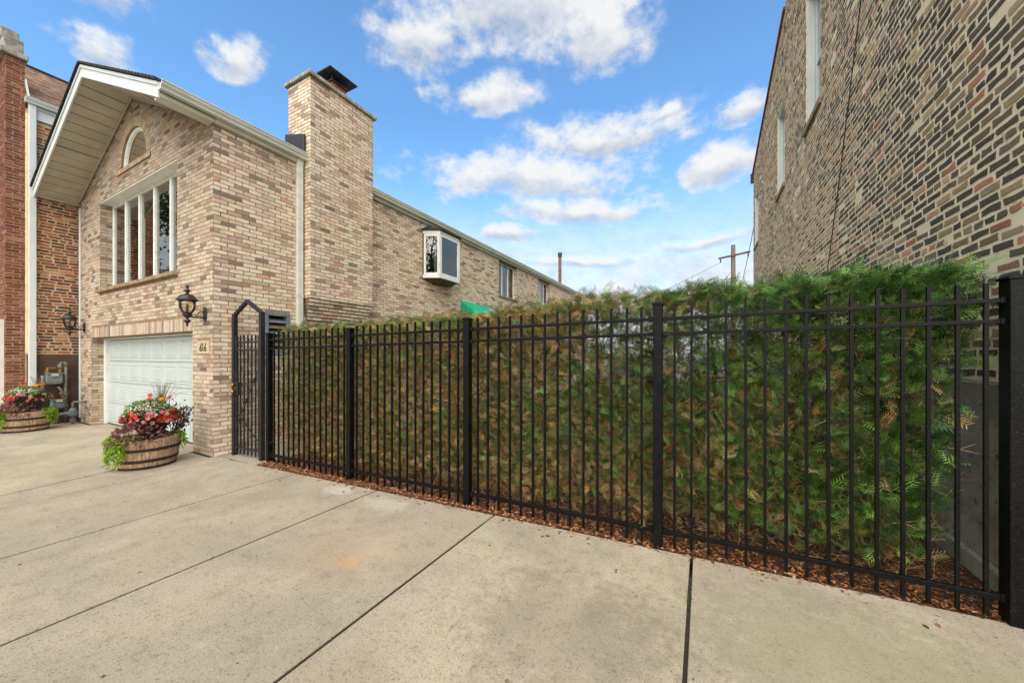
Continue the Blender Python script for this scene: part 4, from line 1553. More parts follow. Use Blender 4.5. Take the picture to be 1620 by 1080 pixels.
zu = lambda x: 1.838 + (x + 5.87) * 0.0131
zl = lambda x: 1.709 + (x + 5.87) * 0.0135
zb_ = lambda x: 0.112 + (x + 5.82) * 0.0039
for i, (x, t) in enumerate(zip(FX, FT)):
    w_ = 0.036 if i not in (4,) else 0.05
    q = MB()
    q.box(x - w_, x + w_, fy(x) - w_, fy(x) + w_, -0.1, t - 0.02)
    po = q.build('post', 'black_metal', FENCE, bevel=0.005)
    q = MB()
    e = w_ + 0.008
    q.add([(x - e, fy(x) - e, t - 0.02), (x + e, fy(x) - e, t - 0.02), (x + e, fy(x) + e, t - 0.02), (x - e, fy(x) + e, t - 0.02),
           (x - e, fy(x) - e, t - 0.004), (x + e, fy(x) - e, t - 0.004), (x + e, fy(x) + e, t - 0.004), (x - e, fy(x) + e, t - 0.004),
           (x - e * .5, fy(x) - e * .5, t + 0.006), (x + e * .5, fy(x) - e * .5, t + 0.006), (x + e * .5, fy(x) + e * .5, t + 0.006), (x - e * .5, fy(x) + e * .5, t + 0.006)],
          [(3, 2, 1, 0)] + [(a + 4 * l, (a + 1) % 4 + 4 * l, (a + 1) % 4 + 4 * l + 4, a + 4 * l + 4) for l in (0, 1) for a in range(4)] + [(8, 9, 10, 11)])
    q.build('post_cap', 'black_metal', po)
q = MB()
q.box(FX[4] + 0.051, XR - 0.02, fy(FX[4]) - 0.04, fy(FX[4]) + 0.04, -0.1, 2.06)
q.build('wall_post', 'black_metal', FENCE, bevel=0.005)
NPK = [14, 14, 14, 15]
ft = random.Random(2)
for i in range(4):
    xa, xb = FX[i] + 0.037, FX[i + 1] - 0.037
    for zf, h_ in ((zu, 0.026), (zl, 0.026), (zb_, 0.034)):
        q = MB()
        q.bar((xa, fy(xa), zf(xa)), (xb, fy(xb), zf(xb)), 0.030, h_)
        ro = q.build('rail', 'black_metal', FENCE, bevel=0.003)
        for xe_b, sg in ((xa, 1), (xb, -1)):
            q = MB()
            q.box(min(xe_b, xe_b + sg * 0.035), max(xe_b, xe_b + sg * 0.035), fy(xe_b) - 0.021, fy(xe_b) + 0.021, zf(xe_b) - h_ / 2 - 0.006, zf(xe_b) + h_ / 2 + 0.006)
            q.build('bracket', 'black_metal', ro, bevel=0.003)
    for k in range(NPK[i]):
        x = FX[i] + (FX[i + 1] - FX[i]) * (k + 1) / (NPK[i] + 1) + ft.uniform(-0.004, 0.004)
        lean = ft.uniform(-0.004, 0.004)
        zt = zu(x) + 0.115 + ft.uniform(-0.006, 0.006)
        q = MB()
        q.bar((x, fy(x), 0.012), (x + lean, fy(x), zt), 0.019, 0.019, up=(0, 1, 0))
        q.build('picket', 'black_metal', FENCE)

# ------------------------------------------------------------------ gate
GX0, GX1 = -6.74, -5.99
GT = thing('iron_gate', 'narrow dark iron gate with a peaked open top beside the house corner', 'gate', (-6.36, fy(-6.36), 0))
gyy = lambda x: fy(x)
gz = 2.26
pk = (-6.375, 2.47)
q = MB()
for x in (GX0, GX1):
    q.box(x - 0.032, x + 0.032, gyy(x) - 0.032, gyy(x) + 0.032, -0.1, gz)
q.build('gate_post', 'gate_metal', GT, bevel=0.004)
q = MB()
for x in (GX0, GX1):
    q.bar((x - (0.03 if x < -6.4 else -0.03), gyy(x), gz - 0.012), (pk[0], gyy(pk[0]), pk[1]), 0.05, 0.05)
q.build('peaked_head', 'gate_metal', GT, bevel=0.004)
for z in (1.825, 1.70, 0.13):
    q = MB()
    q.bar((GX0 + 0.05, gyy(GX0), z), (GX1 - 0.05, gyy(GX1), z), 0.03, 0.026)
    q.build('gate_rail', 'gate_metal', GT)
for x in (GX0 + 0.062, GX1 - 0.062):
    q = MB()
    q.box(x - 0.018, x + 0.018, gyy(x) - 0.019, gyy(x) + 0.019, 0.05, 1.92)
    q.build('stile', 'gate_metal', GT, bevel=0.003)
for k in range(5):
    x = GX0 + 0.062 + (GX1 - GX0 - 0.124) * (k + 1) / 6
    q = MB()
    q.bar((x, gyy(x), 0.03), (x, gyy(x), 1.93), 0.019, 0.019, up=(0, 1, 0))
    q.build('picket', 'gate_metal', GT)
for (xa, za, xb, zb2) in ((GX0 + 0.08, 0.42, GX1 - 0.08, 1.36), (GX0 + 0.08, 0.72, GX1 - 0.08, 0.30)):
    q = MB()
    q.bar((xa, gyy(xa) - 0.024, za), (xb, gyy(xb) - 0.024, zb2), 0.008, 0.022)
    q.build('brace', 'gate_metal', GT)
q = MB()
q.box(GX0 + 0.034, GX0 + 0.15, gyy(GX0) - 0.03, gyy(GX0) + 0.03, 0.98, 1.18)
lk = q.build('lock_box', 'gate_metal', GT, bevel=0.004)
for z in (1.14, 1.03):
    q = MB()
    pts = [(0.0, 0.013), (0.02, 0.013), (0.028, 0.024), (0.045, 0.028), (0.058, 0.02), (0.062, 0.004)]
    yb = gyy(GX0) - 0.03
    q.tube([(GX0 + 0.085, yb - a, z) for a, r in pts], [r for a, r in pts], 12)
    q.build('knob', 'brass', lk, smooth=True)

# ------------------------------------------------------------------ house number tile, lanterns
PL = thing('house_number_plaque', 'square stone tile with black house number 616 between garage and gate', 'plaque', (-7.2, Y0, 1.63))
q = MB()
q.box(-7.395, -7.005, Y0 - 0.010, Y0 + 0.02, 1.635, 1.85)
q.build('tile', 'tile_stone', PL, bevel=0.004)
def stroke(pts, w, d):
    """flat ribbon of width w along 2D points, extruded by d"""
    m_ = MB()
    L, Rr = [], []
    for i, p in enumerate(pts):
        a = Vector(pts[max(i - 1, 0)])
        b = Vector(pts[min(i + 1, len(pts) - 1)])
        t = (b - a).normalized()
        nrm = Vector((-t.y, t.x)) * w * 0.5
        L.append(Vector(p) + nrm)
        Rr.append(Vector(p) - nrm)
    V = [(p.x, 0, p.y) for p in L + Rr] + [(p.x, -d, p.y) for p in L + Rr]
    n_ = len(pts)
    F = []
    for i in range(n_ - 1):
        F += [(2 * n_ + i, 3 * n_ + i, 3 * n_ + i + 1, 2 * n_ + i + 1), (i, i + 1, 2 * n_ + i + 1, 2 * n_ + i), (n_ + i, 3 * n_ + i, 3 * n_ + i + 1, n_ + i + 1)]
    F += [(0, 2 * n_, 3 * n_, n_), (n_ - 1, 2 * n_ - 1, 4 * n_ - 1, 3 * n_ - 1)]
    return m_, V, F


SIX = [(0.030, 0.132), (0.018, 0.112), (0.006, 0.086), (-0.008, 0.058)] + [(0.004 + 0.026 * math.cos(t) - 0.001, 0.036 + 0.032 * math.sin(t)) for t in [2.55 + 2 * PI * k / 18 for k in range(20)]]
ONE = [(0.0, 0.0), (0.0, 0.066), (0.0, 0.132)]
for k, ch in enumerate('616'):
    m_, V, F = stroke(SIX if ch == '6' else ONE, 0.0135, 0.006)
    cx_ = -7.2 + (k - 1) * 0.075
    m_.add([(v[0] + cx_, v[1] - 0.0 + Y0 - 0.0105, v[2] + 1.678) for v in V], F)
    m_.build('digit', 'digit_black', PL)


def lantern(x, z, label):
    L_ = thing('wall_lantern', label, 'lantern', (x, Y0, z), 'wall lanterns by the garage')
    y = Y0
    q = MB()
    for (zz, w_, d) in ((0, 0.05, 0.0),):
        poly = [(x + 0.048 * math.cos(t) * (1.0), y - 0.009, z + 0.115 * math.sin(t)) for t in [2 * PI * k / 20 for k in range(20)]]
        q.prism(poly, (0, -0.02, 0))
    q.build('wall_plate', 'bronze_black', L_, bevel=0.006)
    cy = y - 0.24
    q = MB()
    q.tube([(x, y - 0.02, z - 0.06), (x, y - 0.10, z - 0.065), (x, cy, z - 0.06)], [0.013, 0.011, 0.013], 8)
    q.tube([(x, y - 0.03, z + 0.03), (x, y - 0.07, z + 0.035), (x, y - 0.10, z + 0.005), (x, y - 0.11, z - 0.03), (x, y - 0.08, z - 0.045), (x, y - 0.065, z - 0.02)], 0.008, 6)
    q.tube([(x, y - 0.11, z - 0.055), (x, y - 0.15, z - 0.02), (x, y - 0.19, z - 0.03), (x, y - 0.20, z - 0.05)], 0.007, 6)
    q.build('arm', 'bronze_black', L_, smooth=True)
    q = MB()
    q.lathe([(0.004, -0.215), (0.018, -0.20), (0.012, -0.18), (0.02, -0.165), (0.042, -0.14), (0.046, -0.125), (0.02, -0.105), (0.022, -0.08), (0.05, -0.055), (0.062, -0.03), (0.058, -0.015)], (x, cy, z), 16)
    q.build('base', 'bronze_black', L_, smooth=True)
    q = MB()
    q.lathe([(0.058, -0.012), (0.082, 0.02), (0.098, 0.07), (0.105, 0.13), (0.108, 0.185)], (x, cy, z), 20)
    q.build('glass', 'lantern_glass', L_, smooth=True)
    q = MB()
    for k in range(4):
        t = 2 * PI * k / 4 + 0.5
        q.tube([(x + r * 1.02 * math.cos(t), cy + r * 1.02 * math.sin(t), z + h) for r, h in ((0.058, -0.015), (0.084, 0.02), (0.1, 0.07), (0.107, 0.13), (0.11, 0.19))], 0.006, 6)
    q.tube([(x, cy, z - 0.02), (x, cy, z + 0.13)], 0.016, 10)
    q.build('cage', 'bronze_black', L_)
    q = MB()
    q.lathe([(0.112, 0.182), (0.14, 0.188), (0.142, 0.198), (0.12, 0.212), (0.105, 0.245), (0.07, 0.275), (0.03, 0.287), (0.02, 0.305), (0.028, 0.325), (0.046, 0.335), (0.046, 0.343), (0.022, 0.36), (0.014, 0.385), (0.024, 0.40), (0.024, 0.412), (0.008, 0.43), (0.003, 0.438)], (x, cy, z), 20)
    q.build('roof', 'bronze_black', L_, smooth=True)


lantern(-7.12, 2.28, 'black wall lantern above the house number, between garage door and gate')
lantern(-13.07, 2.28, 'black wall lantern at the far left of the garage, near the gas meters')

# ------------------------------------------------------------------ gas meters
def gas_meter(y, z, s, label, x=XN + 0.17):
    G = thing('gas_meter', label, 'gas meter', (x, y, z), 'gas meters on the brown wall')
    q = MB()
    w_, h_, d_ = 0.13 * s, 0.12 * s, 0.09
    pr = []
    for t in range(24):
        a = 2 * PI * t / 24
        c, s_ = math.cos(a), math.sin(a)
        pr.append((x, y + w_ * math.copysign(abs(c) ** 0.5, c), z + h_ * math.copysign(abs(s_) ** 0.55, s_) * (1.15 if s_ < 0 else 1.0)))
    q.prism([(p[0] - d_, p[1], p[2]) for p in pr], (2 * d_, 0, 0))
    q.build('body', 'meter_grey', G, bevel=0.03, seg=3)
    q = MB()
    q.box(x - d_ - 0.01, x + d_ + 0.02, y - w_ * 1.02, y + w_ * 1.02, z + h_ * 0.86, z + h_ * 1.12)
    q.build('index_housing', 'meter_grey', G, bevel=0.02)
    q = MB()
    q.box(x + d_ + 0.021, x + d_ + 0.026, y - w_ * 0.45, y + w_ * 0.45, z + h_ * 0.55, z + h_ * 0.95)
    q.build('dial_label', 'meter_label', G)
    q = MB()
    for s_ in (-0.7, 0.7):
        q.lathe([(0.028, 0), (0.028, 0.03), (0.04, 0.035), (0.04, 0.07), (0.026, 0.075), (0.026, 0.13)], (x, y + w_ * s_, z + h_ * 1.1), 8)
    q.build('union_nut', 'brass', G)
    return G


gas_meter(2.44, 1.07, 1.0, 'upper grey gas meter on the brown wall behind the left flower barrel')
gas_meter(2.50, 0.47, 0.85, 'lower grey gas meter on the brown wall, beneath the larger one')
PP = thing('gas_pipe', 'grey gas pipes rising beside the two gas meters on the brown wall', 'pipe', (XN + 0.17, 2.6, 0))
xm_ = XN + 0.17
q = MB()
q.tube([(xm_, 2.62, 0.0), (xm_, 2.62, 1.42)], 0.028, 10)
q.tube([(xm_, 2.28, 0.62), (xm_, 2.28, 1.15)], 0.03, 10)
q.tube([(xm_, 2.50, 0.0), (xm_, 2.50, 0.36)], 0.024, 10)
q.tube([(xm_, 2.535, 1.25), (xm_, 2.535, 1.40), (xm_, 2.55, 1.44), (xm_, 2.62, 1.44)], 0.03, 10)
q.tube([(xm_, 2.35, 1.24), (xm_, 2.35, 1.31), (xm_, 2.53, 1.31)], 0.025, 10)
q.tube([(xm_, 2.56, 0.62), (xm_, 2.56, 0.78), (xm_, 2.5, 0.88)], 0.024, 10)
q.build('riser', 'pipe_grey', PP, smooth=True)
q = MB()
for (y, z) in ((2.62, 1.42), (2.535, 1.36), (2.62, 0.7), (2.62, 0.42), (2.56, 0.72)):
    q.lathe([(0.042, -0.03), (0.045, -0.02), (0.045, 0.02), (0.042, 0.03)], (xm_, y, z), 8)
q.build('fitting', 'pipe_grey', PP)
RG = thing('gas_regulator', 'small grey gas regulator on a short pipe at the foot of the garage wall', 'regulator', (-13.13, 2.66, 0))
q = MB()
q.tube([(-13.13, 2.66, -0.02), (-13.13, 2.66, 0.2)], 0.026, 10)
q.build('pipe', 'pipe_grey', RG, smooth=True)
q = MB()
q.tube([(-13.13, 2.66, 0.34), (-13.13, 2.66, 0.50), (-13.10, 2.67, 0.52), (-12.98, 2.72, 0.52), (-12.93, 2.84, 0.52)], 0.024, 10)
q.build('pipe', 'pipe_grey', RG, smooth=True)
q = MB()
q.lathe([(0.03, 0.16), (0.06, 0.18), (0.075, 0.22), (0.075, 0.3), (0.05, 0.36), (0.03, 0.38)], (-13.13, 2.66, 0), 14)
q.tube([(-13.13, 2.66, 0.26), (-13.2, 2.58, 0.25), (-13.3, 2.47, 0.23)], [0.05, 0.045, 0.03], 12)
q.build('valve_body', 'meter_grey', RG, smooth=True)
q = MB()
q.lathe([(0.045, 0.04), (0.05, 0.05), (0.05, 0.12), (0.045, 0.13)], (-13.13, 2.66, 0), 8)
q.build('fitting', 'pipe_grey', RG)

# ------------------------------------------------------------------ awning
AW = thing('green_awning', 'bright green fabric awning on the tan wall, just above the hedge', 'awning', (X0, 10.4, 2.6))
q = MB()
ya, yb2 = 9.46, 12.3
q.add([(X0 + 0.02, ya, 3.37), (X0 + 0.02, yb2, 3.37), (X0 + 0.95, yb2, 2.72), (X0 + 0.95, ya, 2.72), (X0 + 0.02, ya, 2.72), (X0 + 0.02, yb2, 2.72), (X0 + 0.95, ya, 2.5), (X0 + 0.95, yb2, 2.5)],
      [(0, 3, 2, 1), (0, 4, 3), (1, 2, 5), (3, 6, 7, 2)])
o = q.build('canopy', 'awning_green', AW)
sm = o.modifiers.new('thick', 'SOLIDIFY')
sm.thickness = 0.006
q = MB()
for y in (ya + 0.02, yb2 - 0.02):
    q.bar((X0 + 0.02, y, 2.73), (X0 + 0.93, y, 2.73), 0.02, 0.02)
    q.bar((X0 + 0.03, y, 3.34), (X0 + 0.93, y, 2.71), 0.02, 0.02)
q.bar((X0 + 0.93, ya, 2.71), (X0 + 0.93, yb2, 2.71), 0.02, 0.02)
q.build('frame', 'white_metal', AW)

# ------------------------------------------------------------------ utility pole and cables
UP = thing('utility_pole', 'weathered wooden utility pole with a cross arm, far off behind the hedge', 'pole', (2.03, 32, 0))
q = MB()
q.tube([(2.03, 32, -0.1), (2.03, 32, 6), (2.03, 32, 10.0)], [0.19, 0.17, 0.145], 12)
q.build('pole', 'pole_wood', UP)
q = MB()
q.bar((1.05, 31.82, 9.05), (3.1, 31.82, 9.32), 0.1, 0.13)
q.build('cross_arm', 'arm_wood', UP)
for x, z in ((1.2, 8.98), (2.97, 9.2)):
    q = MB()
    q.lathe([(0.02, 0.05), (0.02, -0.02), (0.05, -0.05), (0.04, -0.12), (0.055, -0.16), (0.03, -0.24)], (x, 31.82, z), 10)
    q.build('insulator', 'cable_black', UP)


def cable(p, q_, sag, r, label):
    p, q_ = Vector(p), Vector(q_)
    n_ = 18
    m_ = MB()
    m_.tube([p.lerp(q_, k / n_) - Vector((0, 0, sag * 4 * (k / n_) * (1 - k / n_))) for k in range(n_ + 1)], r, 5)
    tag(m_.build('overhead_cable', 'cable_black'), label, 'cable', 'overhead cables')


cable((1.2, 31.82, 8.75), (-16, 40, 5.2), 0.8, 0.013, 'thin overhead cable sagging left from the utility pole to the roofs')
cable((2.1, 31.9, 5.5), (1.85, 17.45, 7.0), 0.5, 0.014, 'thin overhead cable from the utility pole to the brick wall on the right')

# ------------------------------------------------------------------ foliage helpers
def frames(n, d, rng, twist=None):
    """orthonormal frames with x axis along d"""
    d = d / np.linalg.norm(d, axis=1, keepdims=True)
    r = rng.normal(size=(n, 3)) if twist is None else twist
    y = np.cross(r, d)
    y /= np.linalg.norm(y, axis=1, keepdims=True) + 1e-9
    z = np.cross(d, y)
    return d, y, z


def instance(tv, tf, pos, d, scale, rng, twist=None, ysc=None):
    n = len(pos)
    X, Y, Z = frames(n, d, rng, twist)
    s = np.asarray(scale).reshape(n, 1, 1)
    tv = np.asarray(tv)
    V = pos[:, None, :] + s * (tv[None, :, 0:1] * X[:, None] + tv[None, :, 1:2] * Y[:, None] + tv[None, :, 2:3] * Z[:, None])
    F = (np.asarray(tf)[None] + (np.arange(n) * len(tv))[:, None, None]).reshape(-1, len(tf[0]))
    return V.reshape(-1, 3), F


def diamond(p, q, w, lift=0.0):
    p, q = np.array(p, float), np.array(q, float)
    m = p * 0.55 + q * 0.45
    d = q - p
    nrm = np.array([-d[1], d[0], 0]) / (np.linalg.norm(d[:2]) + 1e-9)
    return [p, m + nrm * w + [0, 0, lift], q, m - nrm * w + [0, 0, lift]]


def frond(pairs=6, spread=0.44, w=0.020):
    V, F = [], []

    def put(p, q, w_):
        b = len(V)
        V.extend(diamond(p, q, w_))
        F.append((b, b + 1, b + 2, b + 3))
    dr = lambda x: -0.16 * x * x
    put((0, 0, 0), (0.55, 0, dr(0.55)), w * 0.8)
    put((0.5, 0, dr(0.5)), (1.0, 0, dr(1.0)), w)
    for k in range(pairs):
        x = 0.16 + 0.70 * k / (pairs - 1)
        ln = spread * (1.0 - 0.55 * abs(k / (pairs - 1) - 0.25))
        for s in (-1, 1):
            put((x, 0, dr(x)), (x + ln * 0.72, s * ln * 0.72, dr(x) - 0.07), w)
            if k < 4:
                put((x + ln * 0.30, s * ln * 0.30, dr(x) - 0.02), (x + ln * 0.72, s * ln * 0.26, dr(x) - 0.07), w * 0.85)
    return np.array(V), F


def vnoise(P, seed, scale):
    """smooth pseudo noise from sines, -1..1"""
    r = np.random.default_rng(seed)
    out = np.zeros(len(P))
    for k in range(6):
        d = r.normal(size=3)
        out += np.sin(P @ d * scale * (1 + 0.45 * k) + r.uniform(0, 6.28)) / (1 + 0.35 * k)
    return out / 2.6


# ------------------------------------------------------------------ hedge
HG = thing('arborvitae_hedge', 'tall clipped arborvitae hedge, green and browned, behind the black iron fence', 'hedge', (-2.0, 3.7, 0))
HX0, HX1 = -5.72, 1.60
HPX = [-5.8, -4.0, -2.6, -1.1, -0.4, 0.4, 1.2, 1.7]
HPZ = [1.99, 2.00, 2.01, 2.11, 2.13, 2.14, 2.17, 2.11]
rg = np.random.default_rng(21)


def hedge_points(n, layer):
    x = rg.uniform(HX0, HX1, n)
    top = np.interp(x, HPX, HPZ)
    yf = 3.10 + (x + 5.79) * 0.0296 + 0.10
    if layer == 'front':
        z = rg.uniform(0.06, 1, n) ** 0.9 * (top - 0.02)
        dep = rg.exponential(0.13, n)
        y = yf + dep
        out = np.stack([rg.normal(0, 0.5, n), -np.abs(rg.normal(0.75, 0.35, n)), rg.normal(0.45, 0.5, n)], 1)
    elif layer == 'top':
        dep = rg.exponential(0.06, n)
        z = top + 0.055 - dep + 0.03 * vnoise(np.stack([x, x * 0, x * 0], 1), 5, 9)
        y = yf + rg.uniform(-0.02, 0.80, n)
        out = np.stack([rg.normal(0, 0.8, n), rg.normal(-0.35, 0.7, n), rg.normal(0.22, 0.28, n)], 1)
    elif layer == 'core':
        z = rg.uniform(0.10, 1, n) * (top - 0.06)
        dep = rg.uniform(0.2, 0.5, n)
        y = yf + dep
        out = np.stack([rg.normal(0, 0.7, n), rg.normal(-0.2, 0.7, n), rg.normal(0.4, 0.6, n)], 1)
    elif layer == 'back':
        z = rg.uniform(0.2, 1, n) * (top - 0.03)
        dep = rg.exponential(0.12, n)
        y = yf + 0.80 - dep
        out = np.stack([rg.normal(0, 0.6, n), np.abs(rg.normal(0.6, 0.4, n)), rg.normal(0.4, 0.5, n)], 1)
    elif layer == 'left':
        z = rg.uniform(0.1, 1, n) * (top - 0.03)
        y = yf + rg.uniform(0, 0.8, n)
        dep = rg.exponential(0.1, n)
        x = HX0 + dep
        out = np.stack([-np.abs(rg.normal(0.7, 0.3, n)), rg.normal(0, 0.5, n), rg.normal(0.4, 0.5, n)], 1)
    P = np.stack([x, y, z], 1)
    # uneven surface: bulges and hollows
    bul = vnoise(P * [1, 0.2, 1], 3, 3.2)
    if layer == 'front':
        P[:, 1] -= 0.05 * bul
    gap = vnoise(P * [1, 0.3, 0.8], 8, 4.6)
    kp = rg.uniform(0, 1, n) < np.clip(0.92 + 0.35 * gap, 0.5, 1.0)
    if layer in ('front', 'back', 'core'):
        kp &= rg.uniform(0, 1, n) < np.clip(0.55 + P[:, 2] * 1.2, 0, 1)
        # the end by the brick building is thin low down
        edge = np.interp(P[:, 2], [0, 0.6, 1.4, 1.9, 2.2], [1.36, 1.42, 1.48, 1.58, 1.66])
        kp &= P[:, 0] < edge + 0.06 * gap
    return P[kp], out[kp], dep[kp]


GREEN = np.array([lin(78, 112, 46), lin(100, 134, 58), lin(62, 94, 42), lin(120, 156, 74), lin(48, 78, 38)])
OLIVE = np.array([lin(150, 138, 86), lin(162, 142, 92), lin(126, 118, 72), lin(168, 148, 102)])
BROWN = np.array([lin(172, 124, 74), lin(194, 136, 76), lin(142, 102, 64), lin(206, 152, 92)])
TV, TF = frond()
TVC, TFC = frond(6, 0.44, 0.024)
Vs, Fs, Cs = [], [], []
base = 0
for layer, n in (('front', 25000), ('core', 10500), ('top', 7000), ('back', 6000), ('left', 1200)):
    P, out, dep = hedge_points(n, layer)
    n = len(P)
    sc = 0.075 + 0.095 * rg.uniform(0, 1, n) ** 1.5 + (layer == 'top') * 0.01 + (layer == 'core') * 0.06
    sc = sc * np.interp(P[:, 0], [-5.8, -3.5, -0.5, 1.0], [0.72, 0.75, 0.92, 1.08])
    tv_, tf_ = (TVC, TFC) if layer == 'core' else (TV, TF)
    v, f = instance(tv_, tf_, P - out * 0.03, out, sc, rg, twist=np.stack([rg.normal(0, 1.0, n), rg.normal(0, 0.35, n), rg.normal(0, 0.6, n)], 1))
    # how brown: mostly towards the house end and inside
    dry = np.interp(P[:, 0], [-5.8, -4, -1.5, 0.2, 1.5], [0.62, 0.64, 0.50, 0.26, 0.07])
    dry = dry + 0.28 * vnoise(P, 14, 2.2) + 0.5 * np.clip(dep, 0, 0.5)
    dry = np.where(P[:, 2] < 0.5, dry + 0.12, dry)
    if layer == 'top':
        dry = dry - 0.12
    isdry = rg.uniform(0, 1, n) < dry
    isbr = isdry & (rg.uniform(0, 1, n) < 0.28)
    c = GREEN[rg.integers(0, len(GREEN), n)]
    c = np.where(isdry[:, None], OLIVE[rg.integers(0, len(OLIVE), n)], c)
    c = np.where(isbr[:, None], BROWN[rg.integers(0, len(BROWN), n)], c)
    c = np.clip(c * rg.normal(1, 0.22, (n, 1)), 0.004, 1)
    Vs.append(v)
    Fs.append(f + base)
    Cs.append(np.repeat(c, len(tv_), 0))
    base += len(v)
npmesh('foliage', np.concatenate(Vs), np.concatenate(Fs), 'cedar_leaf', HG, np.concatenate(Cs), kind='stuff')
# trunks and branches
hr = random.Random(31)
for k in range(13):
    x = -5.5 + k * 0.56 + hr.uniform(-0.1, 0.1)
    y = fy(x) + 0.48 + hr.uniform(-0.06, 0.06)
    q = MB()
    zt = lerp_x(x, HPX, HPZ) - 0.25
    pts = [(x, y, -0.02)]
    for z in (0.5, 1.0, 1.5, zt):
        pts.append((x + hr.uniform(-0.05, 0.05), y + hr.uniform(-0.05, 0.05), z))
    q.tube(pts, [0.035, 0.028, 0.022, 0.016, 0.008], 7)
    for b in range(34):
        z = hr.uniform(0.12, zt)
        a = hr.uniform(0, 2 * PI)
        ln = hr.uniform(0.22, 0.45)
        p0 = Vector((x, y, z))
        d = Vector((math.cos(a), math.sin(a) * 0.9, 0.1))
        p1 = p0 + d * ln * 0.5 + Vector((0, 0, hr.uniform(-0.03, 0.06)))
        p2 = p1 + d * ln * 0.4 + Vector((hr.uniform(-.06, .06), hr.uniform(-.04, .04), hr.uniform(0.05, 0.22)))
        q.tube([p0, p1, p2], [0.009, 0.006, 0.0025], 4, cap=False)
    q.build('stem', 'bark', HG)
# bare brown twigs near the foot and through the front
n = 7500
x = HX0 + (HX1 - 0.15 - HX0) * rg.uniform(0, 1, n) ** 1.25
yf = 3.10 + (x + 5.79) * 0.0296 + 0.12
P = np.stack([x, yf + rg.exponential(0.14, n), rg.uniform(0.03, 1, n) ** 1.5 * 1.9], 1)
d = np.stack([rg.normal(0, 0.8, n), rg.normal(-0.3, 0.5, n), rg.normal(0.3, 0.6, n)], 1)
tw = np.array([(0, -.008, 0), (0, .008, 0), (0.35, .007, 0.06), (0.35, -.007, 0.06), (0.7, .005, 0.0), (0.7, -.005, 0.0), (1, 0.002, 0.14), (1, -0.002, 0.14),
               (0.35, 0.01, .06), (0.35, -0.01, 0.06), (0.62, 0.24, 0.1), (0.62, 0.225, 0.1)])
tF = [(0, 1, 2, 3), (3, 2, 4, 5), (5, 4, 6, 7), (8, 9, 11, 10)]
v, f = instance(tw, tF, P, d, rg.uniform(0.08, 0.22, n), rg)
c = np.array([lin(164, 128, 88), lin(128, 96, 64), lin(186, 150, 106)])[rg.integers(0, 3, n)]
npmesh('twigs', v, f, 'litter', HG, np.repeat(c, len(tw), 0), kind='stuff')

# fallen needles and leaves on the bed
n = 15000
x = rg.uniform(-5.83, 1.72, n)
t = rg.uniform(0, 1, n) ** 1.4
y = 2.92 + (x + 5.81) * 0.0521 + 0.012 + t * 0.85
P = np.stack([x, y, rg.uniform(0.0, 0.018, n)], 1)
extra = 380
xe_ = rg.uniform(-5.8, 1.7, extra)
P = np.concatenate([P, np.stack([xe_, 2.92 + (xe_ + 5.81) * 0.0521 - rg.exponential(0.045, extra), np.full(extra, 0.004)], 1)])
n = len(P)
d = np.stack([rg.normal(0, 1, n), rg.normal(0, 1, n), rg.normal(0, 0.22, n)], 1)
lf = np.array([(-0.5, 0, 0), (0, 0.24, 0.10), (0.5, 0, 0.02), (0, -0.24, 0.06)])
v, f = instance(lf, [(0, 1, 2, 3)], P, d, 0.010 + 0.045 * rg.uniform(0, 1, n) ** 2, rg, twist=np.stack([rg.normal(0, .3, n), rg.normal(0, .3, n), np.ones(n)], 1))
LC = np.array([lin(158, 102, 62), lin(136, 86, 54), lin(176, 124, 82), lin(104, 68, 46), lin(188, 146, 106), lin(78, 54, 40), lin(168, 106, 58)])
c = LC[rg.integers(0, len(LC), n)] * rg.normal(1, 0.15, (n, 1))
lt = npmesh('leaf_litter', v, f, 'litter', None, np.repeat(np.clip(c, 0.01, 1), 4, 0), kind='stuff')
tag(lt, 'orange brown fallen needles and leaves under the iron fence', 'leaf litter')
# scattered specks on the slabs
n = 70
P = np.stack([rg.uniform(-7, 1.5, n), rg.uniform(0.5, 2.9, n), np.full(n, 0.005)], 1)
P = np.concatenate([P, np.array([[-12.2, 2.2, 0.006], [-6.9, 1.2, 0.006], [-6.0, 1.2, 0.006], [-5.6, 1.5, 0.006]])])
n = len(P)
d = np.stack([rg.normal(0, 1, n), rg.normal(0, 1, n), np.zeros(n)], 1)
v, f = instance(lf, [(0, 1, 2, 3)], P, d, rg.uniform(0.008, 0.03, n), rg, twist=np.tile([0, 0, 1.0], (n, 1)))
c = np.array([lin(70, 58, 44), lin(90, 74, 50), lin(60, 52, 44), lin(200, 160, 60)])[rg.choice(4, n, p=[.4, .3, .25, .05])]
lt = npmesh('scattered_leaves', v, f, 'litter', None, np.repeat(c, 4, 0), kind='stuff')
tag(lt, 'small dry leaf bits scattered over the concrete slabs', 'leaf bits')
# grass of the yard
n = 16000
P = np.stack([rg.uniform(-5.8, 1.7, n), 4.5 + rg.uniform(0, 1, n) ** 1.5 * 8, np.zeros(n)], 1)
d = np.stack([rg.normal(0, 0.3, n), rg.normal(0, 0.3, n), np.ones(n)], 1)
bl = np.array([(0, -.06, 0), (0, .06, 0), (1, 0.01, .2), (1, -0.01, .2)])
v, f = instance(bl, [(0, 1, 2, 3)], P, d, rg.uniform(0.06, 0.13, n), rg)
c = np.array([lin(86, 124, 44), lin(106, 142, 56), lin(70, 104, 38)])[rg.integers(0, 3, n)]
gg = npmesh('grass', v, f, 'plant_leaf', None, np.repeat(c, 4, 0), kind='stuff')
tag(gg, 'green lawn grass in the yard glimpsed through the hedge', 'grass')
